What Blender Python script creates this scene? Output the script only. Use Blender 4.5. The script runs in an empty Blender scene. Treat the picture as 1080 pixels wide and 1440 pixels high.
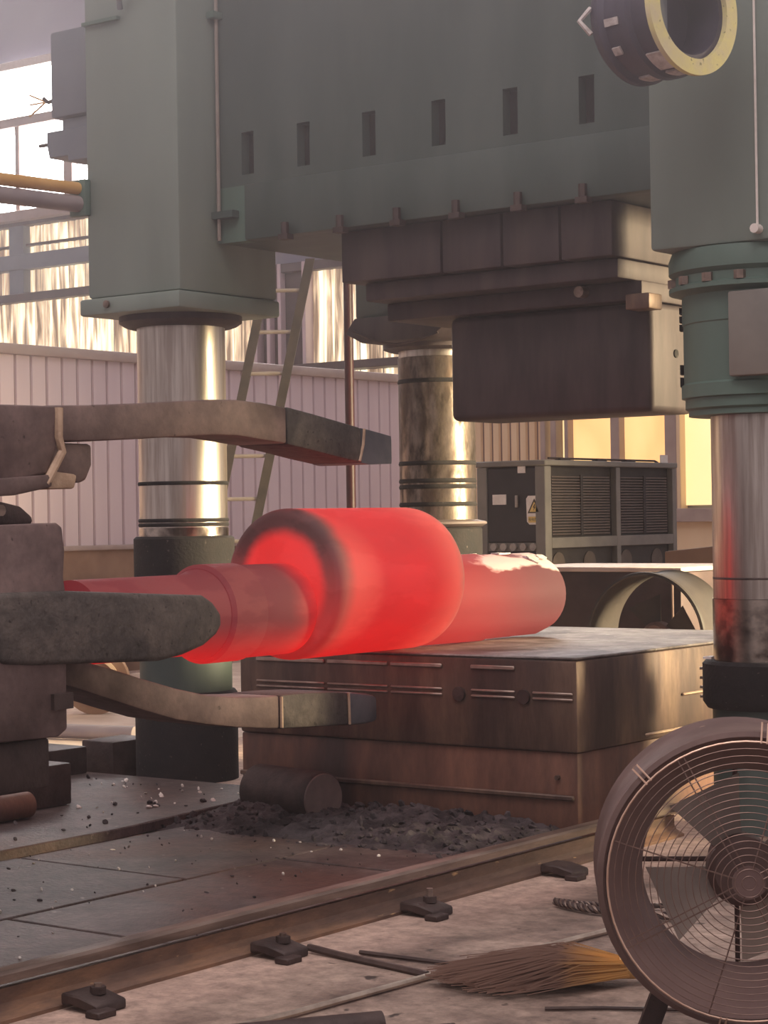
import bpy, bmesh, math, random
from mathutils import Vector, Matrix
random.seed(7)
S = bpy.context.scene
COL = S.collection
PI = math.pi

# ------------------------------------------------------------------ camera
F_PX, YAW, CAM_H = 2870.0, math.radians(36.8), 1.5
PITCH, ROLL = math.atan(10 / F_PX), math.radians(0.9)
fwd0 = Vector((-math.sin(YAW), math.cos(YAW), 0)); rt0 = Vector((math.cos(YAW), math.sin(YAW), 0)); up0 = Vector((0, 0, 1))
fwd = fwd0 * math.cos(PITCH) + up0 * math.sin(PITCH)
up1 = rt0.cross(fwd)
rt = rt0 * math.cos(ROLL) - up1 * math.sin(ROLL)
up = up1 * math.cos(ROLL) + rt0 * math.sin(ROLL)
cd = bpy.data.cameras.new('camera'); cam = bpy.data.objects.new('camera', cd); COL.objects.link(cam)
cd.sensor_fit = 'HORIZONTAL'; cd.sensor_width = 36; cd.lens = F_PX * 36 / 1080
cd.clip_start = 0.05; cd.clip_end = 300
M = Matrix.Identity(4)
for i in range(3):
    M[i][0] = rt[i]; M[i][1] = up[i]; M[i][2] = -fwd[i]
M.translation = (0, 0, CAM_H)
cam.matrix_world = M
S.camera = cam

# ------------------------------------------------------------------ world, lights, exposure
W = bpy.data.worlds.new('world'); S.world = W; W.use_nodes = True
bg = W.node_tree.nodes['Background']
bg.inputs[0].default_value = (1.0, 0.87, 0.90, 1); bg.inputs[1].default_value = 0.40

def area(name, loc, target, size, size_y, power, color):
    l = bpy.data.lights.new(name, 'AREA'); l.shape = 'RECTANGLE'; l.size = size; l.size_y = size_y
    l.energy = power; l.color = color
    o = bpy.data.objects.new(name, l); COL.objects.link(o); o.location = loc
    o.rotation_euler = (Vector(target) - Vector(loc)).to_track_quat('-Z', 'Y').to_euler()
    return o
d = area('warm_side_light', (3.5, 15.0, 3.2), (-6.0, 11.3, 1.4), 2.6, 4.0, 420, (1.0, 0.83, 0.50))    # warm light from the right of the press, source unseen
d.data.spread = math.radians(40)  # narrowed to keep the warm light off the foreground
area('overhead_fill', (-3.0, 2.0, 10.5), (-5.5, 6.0, 0), 8.0, 5.0, 500, (1.0, 0.90, 0.90))          # overhead fill added above the aisle

S.view_settings.view_transform = 'Standard'; S.view_settings.look = 'None'
S.view_settings.gamma = 1; S.view_settings.use_curve_mapping = False
S.view_settings.exposure = 0.38
S.cycles.use_denoising = True
S.cycles.max_bounces = 8; S.cycles.volume_bounces = 1; S.cycles.volume_step_rate = 0.6

# ------------------------------------------------------------------ helpers
def lin(c):
    return tuple((x / 12.92 if x <= 0.04045 else ((x + 0.055) / 1.055) ** 2.4) for x in [v / 255 for v in c])

MATS = {}
def mat(name, c1, c2=None, scale=6, rough=0.7, metal=0.0, bump=0.15, stretch=(1, 1, 1), c3=None, detail=6, lo=0.38, hi=0.62, spots=None, spot_lo=0.6, rough2=None, bump_scale=None, grain=None, dust=None):
    """two-colour noise paint / metal / soil with fine relief; c3 adds a second, larger stain layer"""
    m = bpy.data.materials.new(name); m.use_nodes = True
    N = m.node_tree.nodes; L = m.node_tree.links
    b = N['Principled BSDF']
    b.inputs['Roughness'].default_value = rough; b.inputs['Metallic'].default_value = metal
    tc = N.new('ShaderNodeTexCoord'); mp = N.new('ShaderNodeMapping'); mp.inputs['Scale'].default_value = stretch
    oi = N.new('ShaderNodeObjectInfo'); ad = N.new('ShaderNodeVectorMath'); ad.operation = 'ADD'
    L.new(tc.outputs['Object'], ad.inputs[0]); L.new(oi.outputs['Location'], ad.inputs[1])
    L.new(ad.outputs[0], mp.inputs[0])
    nz = N.new('ShaderNodeTexNoise'); nz.inputs['Scale'].default_value = scale; nz.inputs['Detail'].default_value = detail; nz.inputs['Roughness'].default_value = 0.6
    L.new(mp.outputs[0], nz.inputs[0])
    cr = N.new('ShaderNodeValToRGB'); cr.color_ramp.elements[0].position = lo; cr.color_ramp.elements[1].position = hi
    cr.color_ramp.elements[0].color = (*lin(c1), 1); cr.color_ramp.elements[1].color = (*lin(c2 or c1), 1)
    L.new(nz.outputs[0], cr.inputs[0]); col = cr.outputs[0]
    if c3:
        n3 = N.new('ShaderNodeTexNoise'); n3.inputs['Scale'].default_value = scale * 0.33; n3.inputs['Detail'].default_value = 5; n3.inputs['Distortion'].default_value = 0.6
        L.new(mp.outputs[0], n3.inputs[0])
        r3 = N.new('ShaderNodeValToRGB'); r3.color_ramp.elements[0].position = 0.5; r3.color_ramp.elements[1].position = 0.63
        L.new(n3.outputs[0], r3.inputs[0])
        mx = N.new('ShaderNodeMixRGB'); L.new(r3.outputs[0], mx.inputs[0]); L.new(col, mx.inputs[1]); mx.inputs[2].default_value = (*lin(c3), 1); col = mx.outputs[0]
    if spots:
        n4 = N.new('ShaderNodeTexNoise'); n4.inputs['Scale'].default_value = scale * 5; n4.inputs['Detail'].default_value = 3
        L.new(mp.outputs[0], n4.inputs[0])
        r4 = N.new('ShaderNodeValToRGB'); r4.color_ramp.elements[0].position = spot_lo; r4.color_ramp.elements[1].position = spot_lo + 0.06
        L.new(n4.outputs[0], r4.inputs[0])
        mx = N.new('ShaderNodeMixRGB'); L.new(r4.outputs[0], mx.inputs[0]); L.new(col, mx.inputs[1]); mx.inputs[2].default_value = (*lin(spots), 1); col = mx.outputs[0]
    if dust:      # pale dust trodden along the rail foot: (x_from, x_to, colour)
        sx = N.new('ShaderNodeSeparateXYZ'); L.new(tc.outputs['Object'], sx.inputs[0])
        nd = N.new('ShaderNodeMath'); nd.operation = 'MULTIPLY_ADD'; L.new(nz.outputs[0], nd.inputs[0]); nd.inputs[1].default_value = 0.5; L.new(sx.outputs[0], nd.inputs[2])
        md = N.new('ShaderNodeMapRange'); md.interpolation_type = 'SMOOTHSTEP'; md.inputs[1].default_value = dust[0] + 0.25; md.inputs[2].default_value = dust[1] + 0.25; md.inputs[3].default_value = 0.75; md.inputs[4].default_value = 0.0
        L.new(nd.outputs[0], md.inputs[0])
        mx = N.new('ShaderNodeMixRGB'); L.new(md.outputs[0], mx.inputs[0]); L.new(col, mx.inputs[1]); mx.inputs[2].default_value = (*lin(dust[2]), 1); col = mx.outputs[0]
    if grain:
        ng = N.new('ShaderNodeTexNoise'); ng.inputs['Scale'].default_value = grain[0]; ng.inputs['Detail'].default_value = 8; ng.inputs['Roughness'].default_value = 0.75
        L.new(mp.outputs[0], ng.inputs[0])
        mg = N.new('ShaderNodeMapRange'); mg.inputs[1].default_value = 0.32; mg.inputs[2].default_value = 0.68; mg.inputs[3].default_value = 1 - grain[1]; mg.inputs[4].default_value = 1 + grain[1]
        L.new(ng.outputs[0], mg.inputs[0])
        mx = N.new('ShaderNodeMixRGB'); mx.blend_type = 'MULTIPLY'; mx.inputs[0].default_value = 1; L.new(col, mx.inputs[1]); L.new(mg.outputs[0], mx.inputs[2]); col = mx.outputs[0]
    L.new(col, b.inputs['Base Color'])
    if rough2 is not None:
        mr = N.new('ShaderNodeMapRange'); mr.inputs[1].default_value = lo; mr.inputs[2].default_value = hi
        mr.inputs[3].default_value = rough; mr.inputs[4].default_value = rough2
        L.new(nz.outputs[0], mr.inputs[0]); L.new(mr.outputs[0], b.inputs['Roughness'])
    if bump:
        nb = N.new('ShaderNodeTexNoise'); nb.inputs['Scale'].default_value = bump_scale or scale * 6; nb.inputs['Detail'].default_value = 4
        L.new(mp.outputs[0], nb.inputs[0])
        bp = N.new('ShaderNodeBump'); bp.inputs['Strength'].default_value = bump; bp.inputs['Distance'].default_value = 0.01
        L.new(nb.outputs[0], bp.inputs['Height']); L.new(bp.outputs[0], b.inputs['Normal'])
    MATS[name] = m
    return m

class MB:
    def __init__(s): s.bm = bmesh.new()
    def box(s, lo, hi):
        x0, y0, z0 = lo; x1, y1, z1 = hi
        v = [s.bm.verts.new(p) for p in ((x0,y0,z0),(x1,y0,z0),(x1,y1,z0),(x0,y1,z0),(x0,y0,z1),(x1,y0,z1),(x1,y1,z1),(x0,y1,z1))]
        for f in ((3,2,1,0),(4,5,6,7),(0,1,5,4),(1,2,6,5),(2,3,7,6),(3,0,4,7)): s.bm.faces.new([v[i] for i in f])
        return s
    def prism(s, pts, a0, a1, axis='x'):
        """polygon pts in the plane normal to axis, extruded a0..a1 (x: pts=(y,z); y: pts=(x,z); z: pts=(x,y))"""
        def P(p, a): return {'x': (a, p[0], p[1]), 'y': (p[0], a, p[1]), 'z': (p[0], p[1], a)}[axis]
        A = [s.bm.verts.new(P(p, a0)) for p in pts]; B = [s.bm.verts.new(P(p, a1)) for p in pts]
        n = len(pts)
        s.bm.faces.new(A[::-1]); s.bm.faces.new(B)
        for i in range(n): s.bm.faces.new((A[i], A[(i+1) % n], B[(i+1) % n], B[i]))
        return s
    def lathe(s, prof, origin, axis, seg=48, closed=False):
        """prof: (distance along axis, radius)"""
        ax = Vector(axis).normalized(); o = Vector(origin)
        t = Vector((0, 0, 1)) if abs(ax.z) < 0.9 else Vector((1, 0, 0))
        e1 = ax.cross(t).normalized(); e2 = ax.cross(e1)
        rings = []
        for d, r in prof:
            if r < 1e-6: rings.append([s.bm.verts.new(o + ax * d)])
            else: rings.append([s.bm.verts.new(o + ax * d + (e1 * math.cos(2*PI*k/seg) + e2 * math.sin(2*PI*k/seg)) * r) for k in range(seg)])
        pairs = list(zip(rings, rings[1:]))
        if closed: pairs.append((rings[-1], rings[0]))
        for a, b in pairs:
            for k in range(seg):
                q = (k+1) % seg
                if len(a) == 1 and len(b) == 1: continue
                if len(a) == 1: s.bm.faces.new((a[0], b[q], b[k]))
                elif len(b) == 1: s.bm.faces.new((a[k], a[q], b[0]))
                else: s.bm.faces.new((a[k], a[q], b[q], b[k]))
        return s
    def cyl(s, p0, p1, r, seg=16, r2=None):
        d = (Vector(p1) - Vector(p0)); L = d.length
        return s.lathe([(0, 0), (0, r), (L, r if r2 is None else r2), (L, 0)], p0, d, seg)
    def tube(s, pts, r, seg=8, closed=False):
        pts = [Vector(p) for p in pts]; n = len(pts); rings = []
        prev = None
        for i, p in enumerate(pts):
            if closed: d = pts[(i+1) % n] - pts[i-1]
            else: d = pts[min(i+1, n-1)] - pts[max(i-1, 0)]
            d.normalize()
            if prev is None:
                t = Vector((0, 0, 1)) if abs(d.z) < 0.9 else Vector((1, 0, 0)); e1 = d.cross(t).normalized()
            else: e1 = (prev - d * prev.dot(d)).normalized()
            prev = e1; e2 = d.cross(e1)
            rr = r(i / (n - 1)) if callable(r) else r
            rings.append([s.bm.verts.new(p + (e1 * math.cos(2*PI*k/seg) + e2 * math.sin(2*PI*k/seg)) * rr) for k in range(seg)])
        pairs = list(zip(rings, rings[1:]))
        if closed: pairs.append((rings[-1], rings[0]))
        for a, b in pairs:
            for k in range(seg): s.bm.faces.new((a[k], a[(k+1) % seg], b[(k+1) % seg], b[k]))
        if not closed: s.bm.faces.new(rings[0][::-1]); s.bm.faces.new(rings[-1])
        return s
    def sweep(s, centre, half_w, half_h, u0, u1):
        """flat bar bent in the y-z plane: list of (y, z_top, z_bottom), between x=u0..u1"""
        rings = [[s.bm.verts.new(p) for p in ((u0, y, zb), (u1, y, zb), (u1, y, zt), (u0, y, zt))] for y, zt, zb in centre]
        for a, b in zip(rings, rings[1:]):
            for k in range(4): s.bm.faces.new((a[k], b[k], b[(k+1) % 4], a[(k+1) % 4]))
        s.bm.faces.new(rings[0]); s.bm.faces.new(rings[-1][::-1])
        return s
    def bevel(s, w, seg=2, ang=0.6):
        s.bm.normal_update()
        es = [e for e in s.bm.edges if len(e.link_faces) == 2 and e.calc_face_angle(0) > ang]
        bmesh.ops.bevel(s.bm, geom=es, offset=w, segments=seg, affect='EDGES', profile=0.5, clamp_overlap=True)
        return s
    def build(s, name, material, parent=None, loc=None, sharp=40, cuts=0, jitter=0, raw=False):
        if cuts:
            bmesh.ops.subdivide_edges(s.bm, edges=s.bm.edges[:], cuts=cuts, use_grid_fill=True)
        if jitter:
            for v in s.bm.verts: v.co += Vector((random.uniform(-1,1), random.uniform(-1,1), random.uniform(-1,1))) * jitter
        bmesh.ops.recalc_face_normals(s.bm, faces=s.bm.faces[:])
        me = bpy.data.meshes.new(name); s.bm.to_mesh(me); s.bm.free()
        for p in me.polygons: p.use_smooth = True
        me.set_sharp_from_angle(angle=math.radians(sharp))
        if isinstance(material, str): material = MATS[material]
        me.materials.append(material)
        o = bpy.data.objects.new(name, me); COL.objects.link(o)
        if parent is not None:
            o.parent = parent
            if not raw:
                # geometry given in world metres: undo the parents' offset
                w = Vector((0, 0, 0)); p = parent
                while p is not None: w += p.location; p = p.parent
                me.transform(Matrix.Translation(-w))
        if loc is not None: o.location = loc
        return o

def empty(name, loc, label, cat, group=None):
    o = bpy.data.objects.new(name, None); COL.objects.link(o); o.location = loc
    o.empty_display_size = 0.2
    return tag(o, label, cat, group)
def tag(o, label=None, cat=None, group=None, kind=None):
    if label: o['label'] = label
    if cat: o['category'] = cat
    if group: o['group'] = group
    if kind: o['kind'] = kind
    return o
def piece(src, name, parent, loc):
    o = src.copy(); o.name = name; COL.objects.link(o); o.parent = parent; o.location = loc
    return o

# ------------------------------------------------------------------ materials
mat('concrete', (116,96,86), (172,149,134), grain=(14, 0.42), dust=(-4.50, -4.15, (196,166,150)), scale=2.2, rough=0.85, bump=0.7, c3=(80,64,57), spots=(70,56,50), spot_lo=0.66, bump_scale=40)
mat('back_concrete_lit', (205,180,160), (225,204,186), scale=3, rough=0.85, bump=0.2)  # paler than the main floor: light on the back floor put into colour
mat('scale_floor', grain=(16, 0.4), c1=(74,60,58), c2=(98,84,80), scale=3, rough=0.6, bump=0.5, c3=(88,62,54), stretch=(1,1,1), spots=(140,126,120), spot_lo=0.70, bump_scale=50)
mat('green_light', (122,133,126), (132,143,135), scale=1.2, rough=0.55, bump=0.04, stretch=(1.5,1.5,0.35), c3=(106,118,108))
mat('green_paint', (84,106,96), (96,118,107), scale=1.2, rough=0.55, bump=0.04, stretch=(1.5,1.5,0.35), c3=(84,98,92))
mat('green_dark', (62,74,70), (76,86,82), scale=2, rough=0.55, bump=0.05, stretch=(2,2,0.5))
mat('dark_steel', (58,48,50), (74,62,63), scale=3, rough=0.6, metal=0.3, bump=0.1, stretch=(3,3,0.6), c3=(84,72,70))
mat('black_grease_shade', (18,12,13), (30,22,22), scale=9, rough=0.85, bump=0.3, spots=(84,74,70), spot_lo=0.68)  # grease on the columns; painted shade in slots, vents and hole
mat('chrome_dirty', (128,114,104), (62,53,48), scale=6, rough=0.3, metal=0.85, bump=0.05, stretch=(2.4,2.4,0.9), lo=0.40, hi=0.64, grain=(9, 0.35), c3=(86,72,64), rough2=0.6)
mat('chrome', (190,180,172), (160,148,140), scale=7, rough=0.3, metal=1.0, bump=0.03, stretch=(5,5,0.25), rough2=0.42)
mat('chrome_oily', (170,158,148), (84,72,66), scale=4, rough=0.25, metal=0.9, bump=0.05, stretch=(1.5,1.5,1.6), lo=0.42, hi=0.6, c3=(88,76,70))
mat('rust_steel', (104,72,60), (122,86,70), grain=(7, 0.25), scale=3, rough=0.6, metal=0.2, bump=0.15, stretch=(2,2,0.6), c3=(70,54,50))
mat('rust_block', (86,64,56), (118,94,78), grain=(7, 0.3), scale=2.4, rough=0.5, metal=0.3, bump=0.15, stretch=(2.2,2.2,0.5), c3=(70,54,49))
mat('block_top', (112,102,100), (150,140,136), grain=(14, 0.35), scale=5, rough=0.6, metal=0.2, bump=0.5, c3=(84,72,70), spots=(200,192,186), spot_lo=0.68)
mat('forged_arm', (108,88,85), (130,108,103), grain=(12, 0.22), scale=4, rough=0.65, metal=0.2, bump=0.3, c3=(88,70,66), spots=(72,58,54), spot_lo=0.68)
mat('jaw_grey', (82,74,70), (100,90,84), grain=(22, 0.32), scale=6, rough=0.75, metal=0.1, bump=0.6, c3=(72,65,62), spots=(60,52,48), spot_lo=0.64)
mat('bead_glint', (150,130,120), (176,156,144), scale=12, rough=0.35, metal=0.5, bump=0.1)  # pale tone paints the specular lines on the front beads
mat('wall_dado_grey', (112,92,88), (128,108,102), scale=8, rough=0.7, bump=0.15)
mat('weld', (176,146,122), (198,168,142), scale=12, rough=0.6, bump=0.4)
mat('tip_blue', (92,92,98), (108,106,110), scale=8, rough=0.55, metal=0.3, bump=0.2)
mat('rail_steel', (122,104,94), (152,132,120), scale=5, rough=0.45, metal=0.5, bump=0.15, stretch=(4,0.6,4), c3=(96,80,72))
mat('rail_rust', (112,86,72), (150,112,84), grain=(14, 0.3), scale=4, rough=0.7, bump=0.3, stretch=(2,0.5,2), c3=(104,80,68), spots=(206,168,124), spot_lo=0.70)
mat('dark_iron', (58,44,42), (78,62,58), scale=8, rough=0.6, metal=0.3, bump=0.3)
mat('siding', (204,184,190), (212,193,197), scale=1.2, rough=0.5, bump=0.02, stretch=(2,2,0.2))
mat('siding_joint', (124,98,94), (136,110,104), scale=4, rough=0.7, bump=0.05)
mat('siding_tan', (226,196,160), (234,208,174), scale=2, rough=0.6, bump=0.02, stretch=(1,1,0.2))
mat('wall_trim', (158,138,132), (172,152,144), scale=3, rough=0.6, bump=0.05)
mat('wall_dado', (132,100,80), (150,118,96), scale=2.5, rough=0.8, bump=0.1, c3=(108,80,66))
mat('wall_upper', (150,144,160), (160,154,168), scale=0.8, rough=0.8, bump=0.02)
mat('post_grey', (92,80,80), (106,92,90), scale=3, rough=0.6, bump=0.05)
mat('grey_frame', (118,112,106), (132,125,117), scale=4, rough=0.55, bump=0.05)
mat('cabinet_black', (38,34,37), (46,41,44), scale=5, rough=0.5, bump=0.04)
mat('grille_dark', (48,40,38), (58,50,46), scale=6, rough=0.7, bump=0.1)
mat('slat', (88,74,68), (98,83,75), scale=6, rough=0.6, bump=0.05)
mat('white_label', (226,214,206), (238,228,220), scale=20, rough=0.6, bump=0.0)
mat('sign_yellow', (224,190,110), (232,200,124), scale=30, rough=0.6, bump=0.0)
mat('sign_black', (70,56,30), (80,64,36), scale=30, rough=0.6, bump=0.0)
mat('port_grey', (86,74,66), (100,86,76), scale=6, rough=0.7, bump=0.05)
mat('dial', (150,140,134), (170,160,152), scale=20, rough=0.4, bump=0.05)
mat('red_paint', (54,11,16), (64,15,19), scale=5, rough=0.5, bump=0.05)
mat('ladder_steel', (52,44,41), (66,56,52), scale=8, rough=0.6, metal=0.0, bump=0.1)
mat('rung', (140,126,118), (156,142,132), scale=8, rough=0.5, metal=0.2, bump=0.05)
mat('fan_body', (104,82,77), (120,96,90), scale=4, rough=0.6, metal=0.15, bump=0.15, c3=(92,70,64), spots=(150,126,112), spot_lo=0.72)
mat('fan_inner', (126,100,95), (142,115,108), scale=3, rough=0.55, bump=0.08)
mat('wire', (124,100,92), (146,120,109), scale=12, rough=0.4, metal=0.6, bump=0.05)
mat('wire_bright', (208,170,148), (226,192,170), scale=12, rough=0.3, metal=0.5, bump=0.05)
mat('blade', (150,134,124), (168,152,140), scale=5, rough=0.5, bump=0.1, c3=(120,104,96))
mat('straw', (184,142,88), (214,172,112), scale=14, rough=0.8, bump=0.1)
mat('rod_steel', (170,152,138), (200,184,168), scale=10, rough=0.35, metal=0.6, bump=0.05)
mat('dark_strip', (66,50,46), (84,66,60), scale=10, rough=0.6, bump=0.1)
mat('ash', (58,50,52), (86,77,78), scale=14, rough=0.9, bump=0.8, c3=(46,39,40), bump_scale=60)
mat('yellow_pipe', (216,164,90), (230,180,108), scale=4, rough=0.5, bump=0.02)
mat('grey_pipe', (150,138,142), (164,150,150), scale=4, rough=0.5, bump=0.02)
mat('valve_grey', (116,120,130), (126,130,138), scale=3, rough=0.5, bump=0.03)
mat('ring_yellow', (226,214,140), (214,200,160), scale=9, rough=0.55, bump=0.2, spots=(150,140,90), spot_lo=0.66)
mat('drum_dark', (72,66,80), (84,78,92), scale=5, rough=0.5, metal=0.3, bump=0.1)
mat('flake_and_glint', (214,204,200), (170,156,152), scale=16, rough=0.6, bump=0.4)  # scale flakes, and painted highlights on the hanging drum
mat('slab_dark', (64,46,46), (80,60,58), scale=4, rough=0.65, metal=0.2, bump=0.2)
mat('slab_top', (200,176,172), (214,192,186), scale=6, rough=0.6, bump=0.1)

def glow_mat(name, cols, scale, stretch, strength, lo=0.35, hi=0.65):
    """daylight coming through a translucent pane"""
    m = bpy.data.materials.new(name); m.use_nodes = True; N = m.node_tree.nodes; L = m.node_tree.links
    b = N['Principled BSDF']; b.inputs['Roughness'].default_value = 0.5
    tc = N.new('ShaderNodeTexCoord'); mp = N.new('ShaderNodeMapping'); mp.inputs['Scale'].default_value = stretch
    L.new(tc.outputs['Object'], mp.inputs[0])
    nz = N.new('ShaderNodeTexNoise'); nz.inputs['Scale'].default_value = scale; nz.inputs['Detail'].default_value = 4; nz.inputs['Distortion'].default_value = 0.5
    L.new(mp.outputs[0], nz.inputs[0])
    cr = N.new('ShaderNodeValToRGB'); E = cr.color_ramp.elements
    E[0].position = lo; E[1].position = hi; E[0].color = (*lin(cols[0]), 1); E[1].color = (*lin(cols[-1]), 1)
    if len(cols) == 3:
        e = E.new((lo + hi) / 2); e.color = (*lin(cols[1]), 1)
    L.new(nz.outputs[0], cr.inputs[0]); L.new(cr.outputs[0], b.inputs['Base Color'])
    L.new(cr.outputs[0], b.inputs['Emission Color']); b.inputs['Emission Strength'].default_value = strength
    MATS[name] = m
glow_mat('pane_white', ((255,246,240),(250,250,255)), 0.4, (1,1,1), 14.0)
glow_mat('pane_corrugated', ((120,98,80),(196,172,142),(255,246,212)), 3.2, (3.4,1,0.24), 1.05, 0.38, 0.62)
glow_mat('pane_amber', ((244,186,120),(250,208,140),(255,222,150)), 0.9, (1,1,0.5), 0.72, 0.3, 0.7)
glow_mat('pane_cream', ((252,222,160),(255,230,172)), 0.6, (1,1,1), 0.74)

def hot_mat(name, axis_len, hot, cool_emit, base, base2, R, mode):
    """incandescent steel: emission set by how hot each zone is (core hot, corners and ends cooled)"""
    m = bpy.data.materials.new(name); m.use_nodes = True; N = m.node_tree.nodes; L = m.node_tree.links
    b = N['Principled BSDF']; b.inputs['Roughness'].default_value = 0.75; b.inputs['Specular IOR Level'].default_value = 0.3
    tc = N.new('ShaderNodeTexCoord'); sp = N.new('ShaderNodeSeparateXYZ'); L.new(tc.outputs['Object'], sp.inputs[0])
    def math_(op, a, b_=None, c=None):
        n = N.new('ShaderNodeMath'); n.operation = op
        for i, v in enumerate((a, b_, c)):
            if v is None: continue
            if isinstance(v, (int, float)): n.inputs[i].default_value = v
            else: L.new(v, n.inputs[i])
        return n.outputs[0]
    def ss(v, a, c, to0=0.0, to1=1.0):
        n = N.new('ShaderNodeMapRange'); n.interpolation_type = 'SMOOTHSTEP'
        n.inputs[1].default_value = a; n.inputs[2].default_value = c; n.inputs[3].default_value = to0; n.inputs[4].default_value = to1
        L.new(v, n.inputs[0]); return n.outputs[0]
    x, y, z = sp.outputs
    nz = N.new('ShaderNodeTexNoise'); nz.inputs['Scale'].default_value = 5; nz.inputs['Detail'].default_value = 6
    mp = N.new('ShaderNodeMapping'); mp.inputs['Scale'].default_value = (1, 0.6, 1.6); L.new(tc.outputs['Object'], mp.inputs[0]); L.new(mp.outputs[0], nz.inputs[0])
    jit = math_('MULTIPLY', math_('SUBTRACT', nz.outputs[0], 0.5), 0.10)
    if mode == 'body':
        r = math_('SQRT', math_('ADD', math_('MULTIPLY', x, x), math_('MULTIPLY', z, z)))
        ay = math_('ABSOLUTE', y)
        side = ss(math_('ADD', ay, jit), axis_len - 0.13, axis_len - 0.01)
        face = ss(math_('ADD', r, math_('MULTIPLY', jit, 0.5)), R * 0.60, R * 0.80)
        up_cool = ss(z, -0.25, 0.25, 0.45, 1.0)
        cool = math_('MULTIPLY', math_('MULTIPLY', side, face), up_cool)
    elif mode == 'far':      # cooler towards the free end (+y)
        cool = ss(math_('ADD', y, math_('MULTIPLY', jit, 1.4)), -axis_len * 0.9, axis_len * 0.75)
        cool = math_('MULTIPLY', cool, ss(z, -0.26, 0.0, 0.62, 1.0))
    else:                    # near: cooler towards the gripped end (-y)
        cool = ss(math_('ADD', y, jit), axis_len * 0.95, axis_len * 0.35)
        cool = math_('MULTIPLY', cool, ss(z, -0.22, -0.02, 0.35, 1.0))
    mx = N.new('ShaderNodeMixRGB'); L.new(cool, mx.inputs[0]); mx.inputs[1].default_value = (*lin(hot), 1); mx.inputs[2].default_value = (*lin(cool_emit), 1)
    L.new(mx.outputs[0], b.inputs['Emission Color'])
    es = math_('ADD', 0.8, math_('MULTIPLY', nz.outputs[0], 0.4)); L.new(es, b.inputs['Emission Strength'])
    n2 = N.new('ShaderNodeTexNoise'); n2.inputs['Scale'].default_value = 4; n2.inputs['Detail'].default_value = 6; L.new(mp.outputs[0], n2.inputs[0])
    src = n2.outputs[0]
    if mode == 'far': src = math_('MULTIPLY', math_('ADD', src, ss(z, 0.05, 0.2, -0.25, 0.16)), ss(y, -axis_len * 0.6, axis_len * 0.2, 0.75, 1.0))
    cr = N.new('ShaderNodeValToRGB'); cr.color_ramp.elements[0].position = 0.5; cr.color_ramp.elements[1].position = 0.56
    cr.color_ramp.elements[0].color = (*lin(base), 1); cr.color_ramp.elements[1].color = (*lin(base2), 1)
    L.new(src, cr.inputs[0]); L.new(cr.outputs[0], b.inputs['Base Color'])
    bp = N.new('ShaderNodeBump'); bp.inputs['Strength'].default_value = 0.25; bp.inputs['Distance'].default_value = 0.02
    L.new(n2.outputs[0], bp.inputs['Height']); L.new(bp.outputs[0], b.inputs['Normal'])
    MATS[name] = m
hot_mat('hot_body', 0.525, (188,17,15), (26,9,8), (104,76,76), (120,84,84), 0.355, 'body')
hot_mat('hot_far', 0.62, (168,20,24), (78,18,24), (62,34,38), (178,156,156), 0.23, 'far')
hot_mat('hot_near', 0.55, (205,22,18), (92,20,25), (84,56,58), (98,66,66), 0.21, 'near')

# ================================================================== SETTING
# ---- floors
fl = MB(); fl.box((-40, -8, -0.3), (14, 26, 0.0)); fl.build('floor', 'concrete')['kind'] = 'structure'
bf = MB(); bf.prism([(-14.2, 9.4), (-9.3, 9.4), (-9.3, 24), (-14.2, 24)], 0.0, 0.004, 'z'); bf.build('floor_back', 'back_concrete_lit')['kind'] = 'structure'

scale_area = bpy.data.objects.new('floor_plates', None); COL.objects.link(scale_area); scale_area.location = (-5.7, 5, 0); scale_area['kind'] = 'structure'
cuts_u = [(-6.78, -5.78), (-5.76, -4.76)]
for a, b in cuts_u:
    ys = [1.0, 3.4, 4.9 if a < -6 else 5.3, 6.3 if a < -6 else 6.9, 8.05]
    for y0, y1 in zip(ys, ys[1:]):
        p = MB(); p.box((a, y0 + 0.012, 0.0), (b, y1 - 0.012, 0.014 + random.uniform(0, 0.004))).bevel(0.004, 1)
        p.build('floor_plate', 'scale_floor', scale_area)
step = MB(); step.prism([(-10.2, 4.0), (-6.80, 4.0), (-6.83, 7.0), (-6.97, 8.04), (-7.09, 8.5), (-10.2, 8.5)], 0.0, 0.052, 'z').bevel(0.006, 1)
so = step.build('floor_raised_plate', 'scale_floor'); so['kind'] = 'structure'

# ---- partition wall on the left: low dado, corrugated metal sheets, cap rail
wl = bpy.data.objects.new('wall_left', None); COL.objects.link(wl); wl.location = (-14.5, 16, 0); wl['kind'] = 'structure'
MB().box((-14.62, 8.0, 0.0), (-14.5, 20.9, 1.25)).build('dado', 'wall_dado', wl)
MB().box((-14.60, 8.0, 1.27), (-14.53, 20.9, 3.16)).build('backing_sheet', 'siding_joint', wl)
MB().box((-14.64, 8.0, 3.13), (-14.44, 20.9, 3.23)).bevel(0.012).build('cap_rail', 'wall_trim', wl)
MB().box((-14.60, 8.0, 1.235), (-14.46, 20.9, 1.285)).bevel(0.008).build('sill_rail', 'wall_trim', wl)
src = None
pitch = 0.207
for k in range(62):
    y0 = 8.05 + k * pitch
    if y0 > 20.7: break
    if src is None:
        q = MB(); q.prism([(-0.094, 0), (-0.086, 0.022), (0.086, 0.022), (0.094, 0)], 0, 1.86, 'z')
        # profile lies in x-y: swap so that the crest stands out towards +x
        for v in q.bm.verts: v.co = Vector((v.co.y, v.co.x, v.co.z))
        src = q.build('siding_sheet', 'siding', wl, raw=True); src.location = (-14.53 + 14.5, y0 - 16, 1.28)
    else: piece(src, 'siding_sheet', wl, (-14.53 + 14.5, y0 - 16, 1.28))

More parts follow.
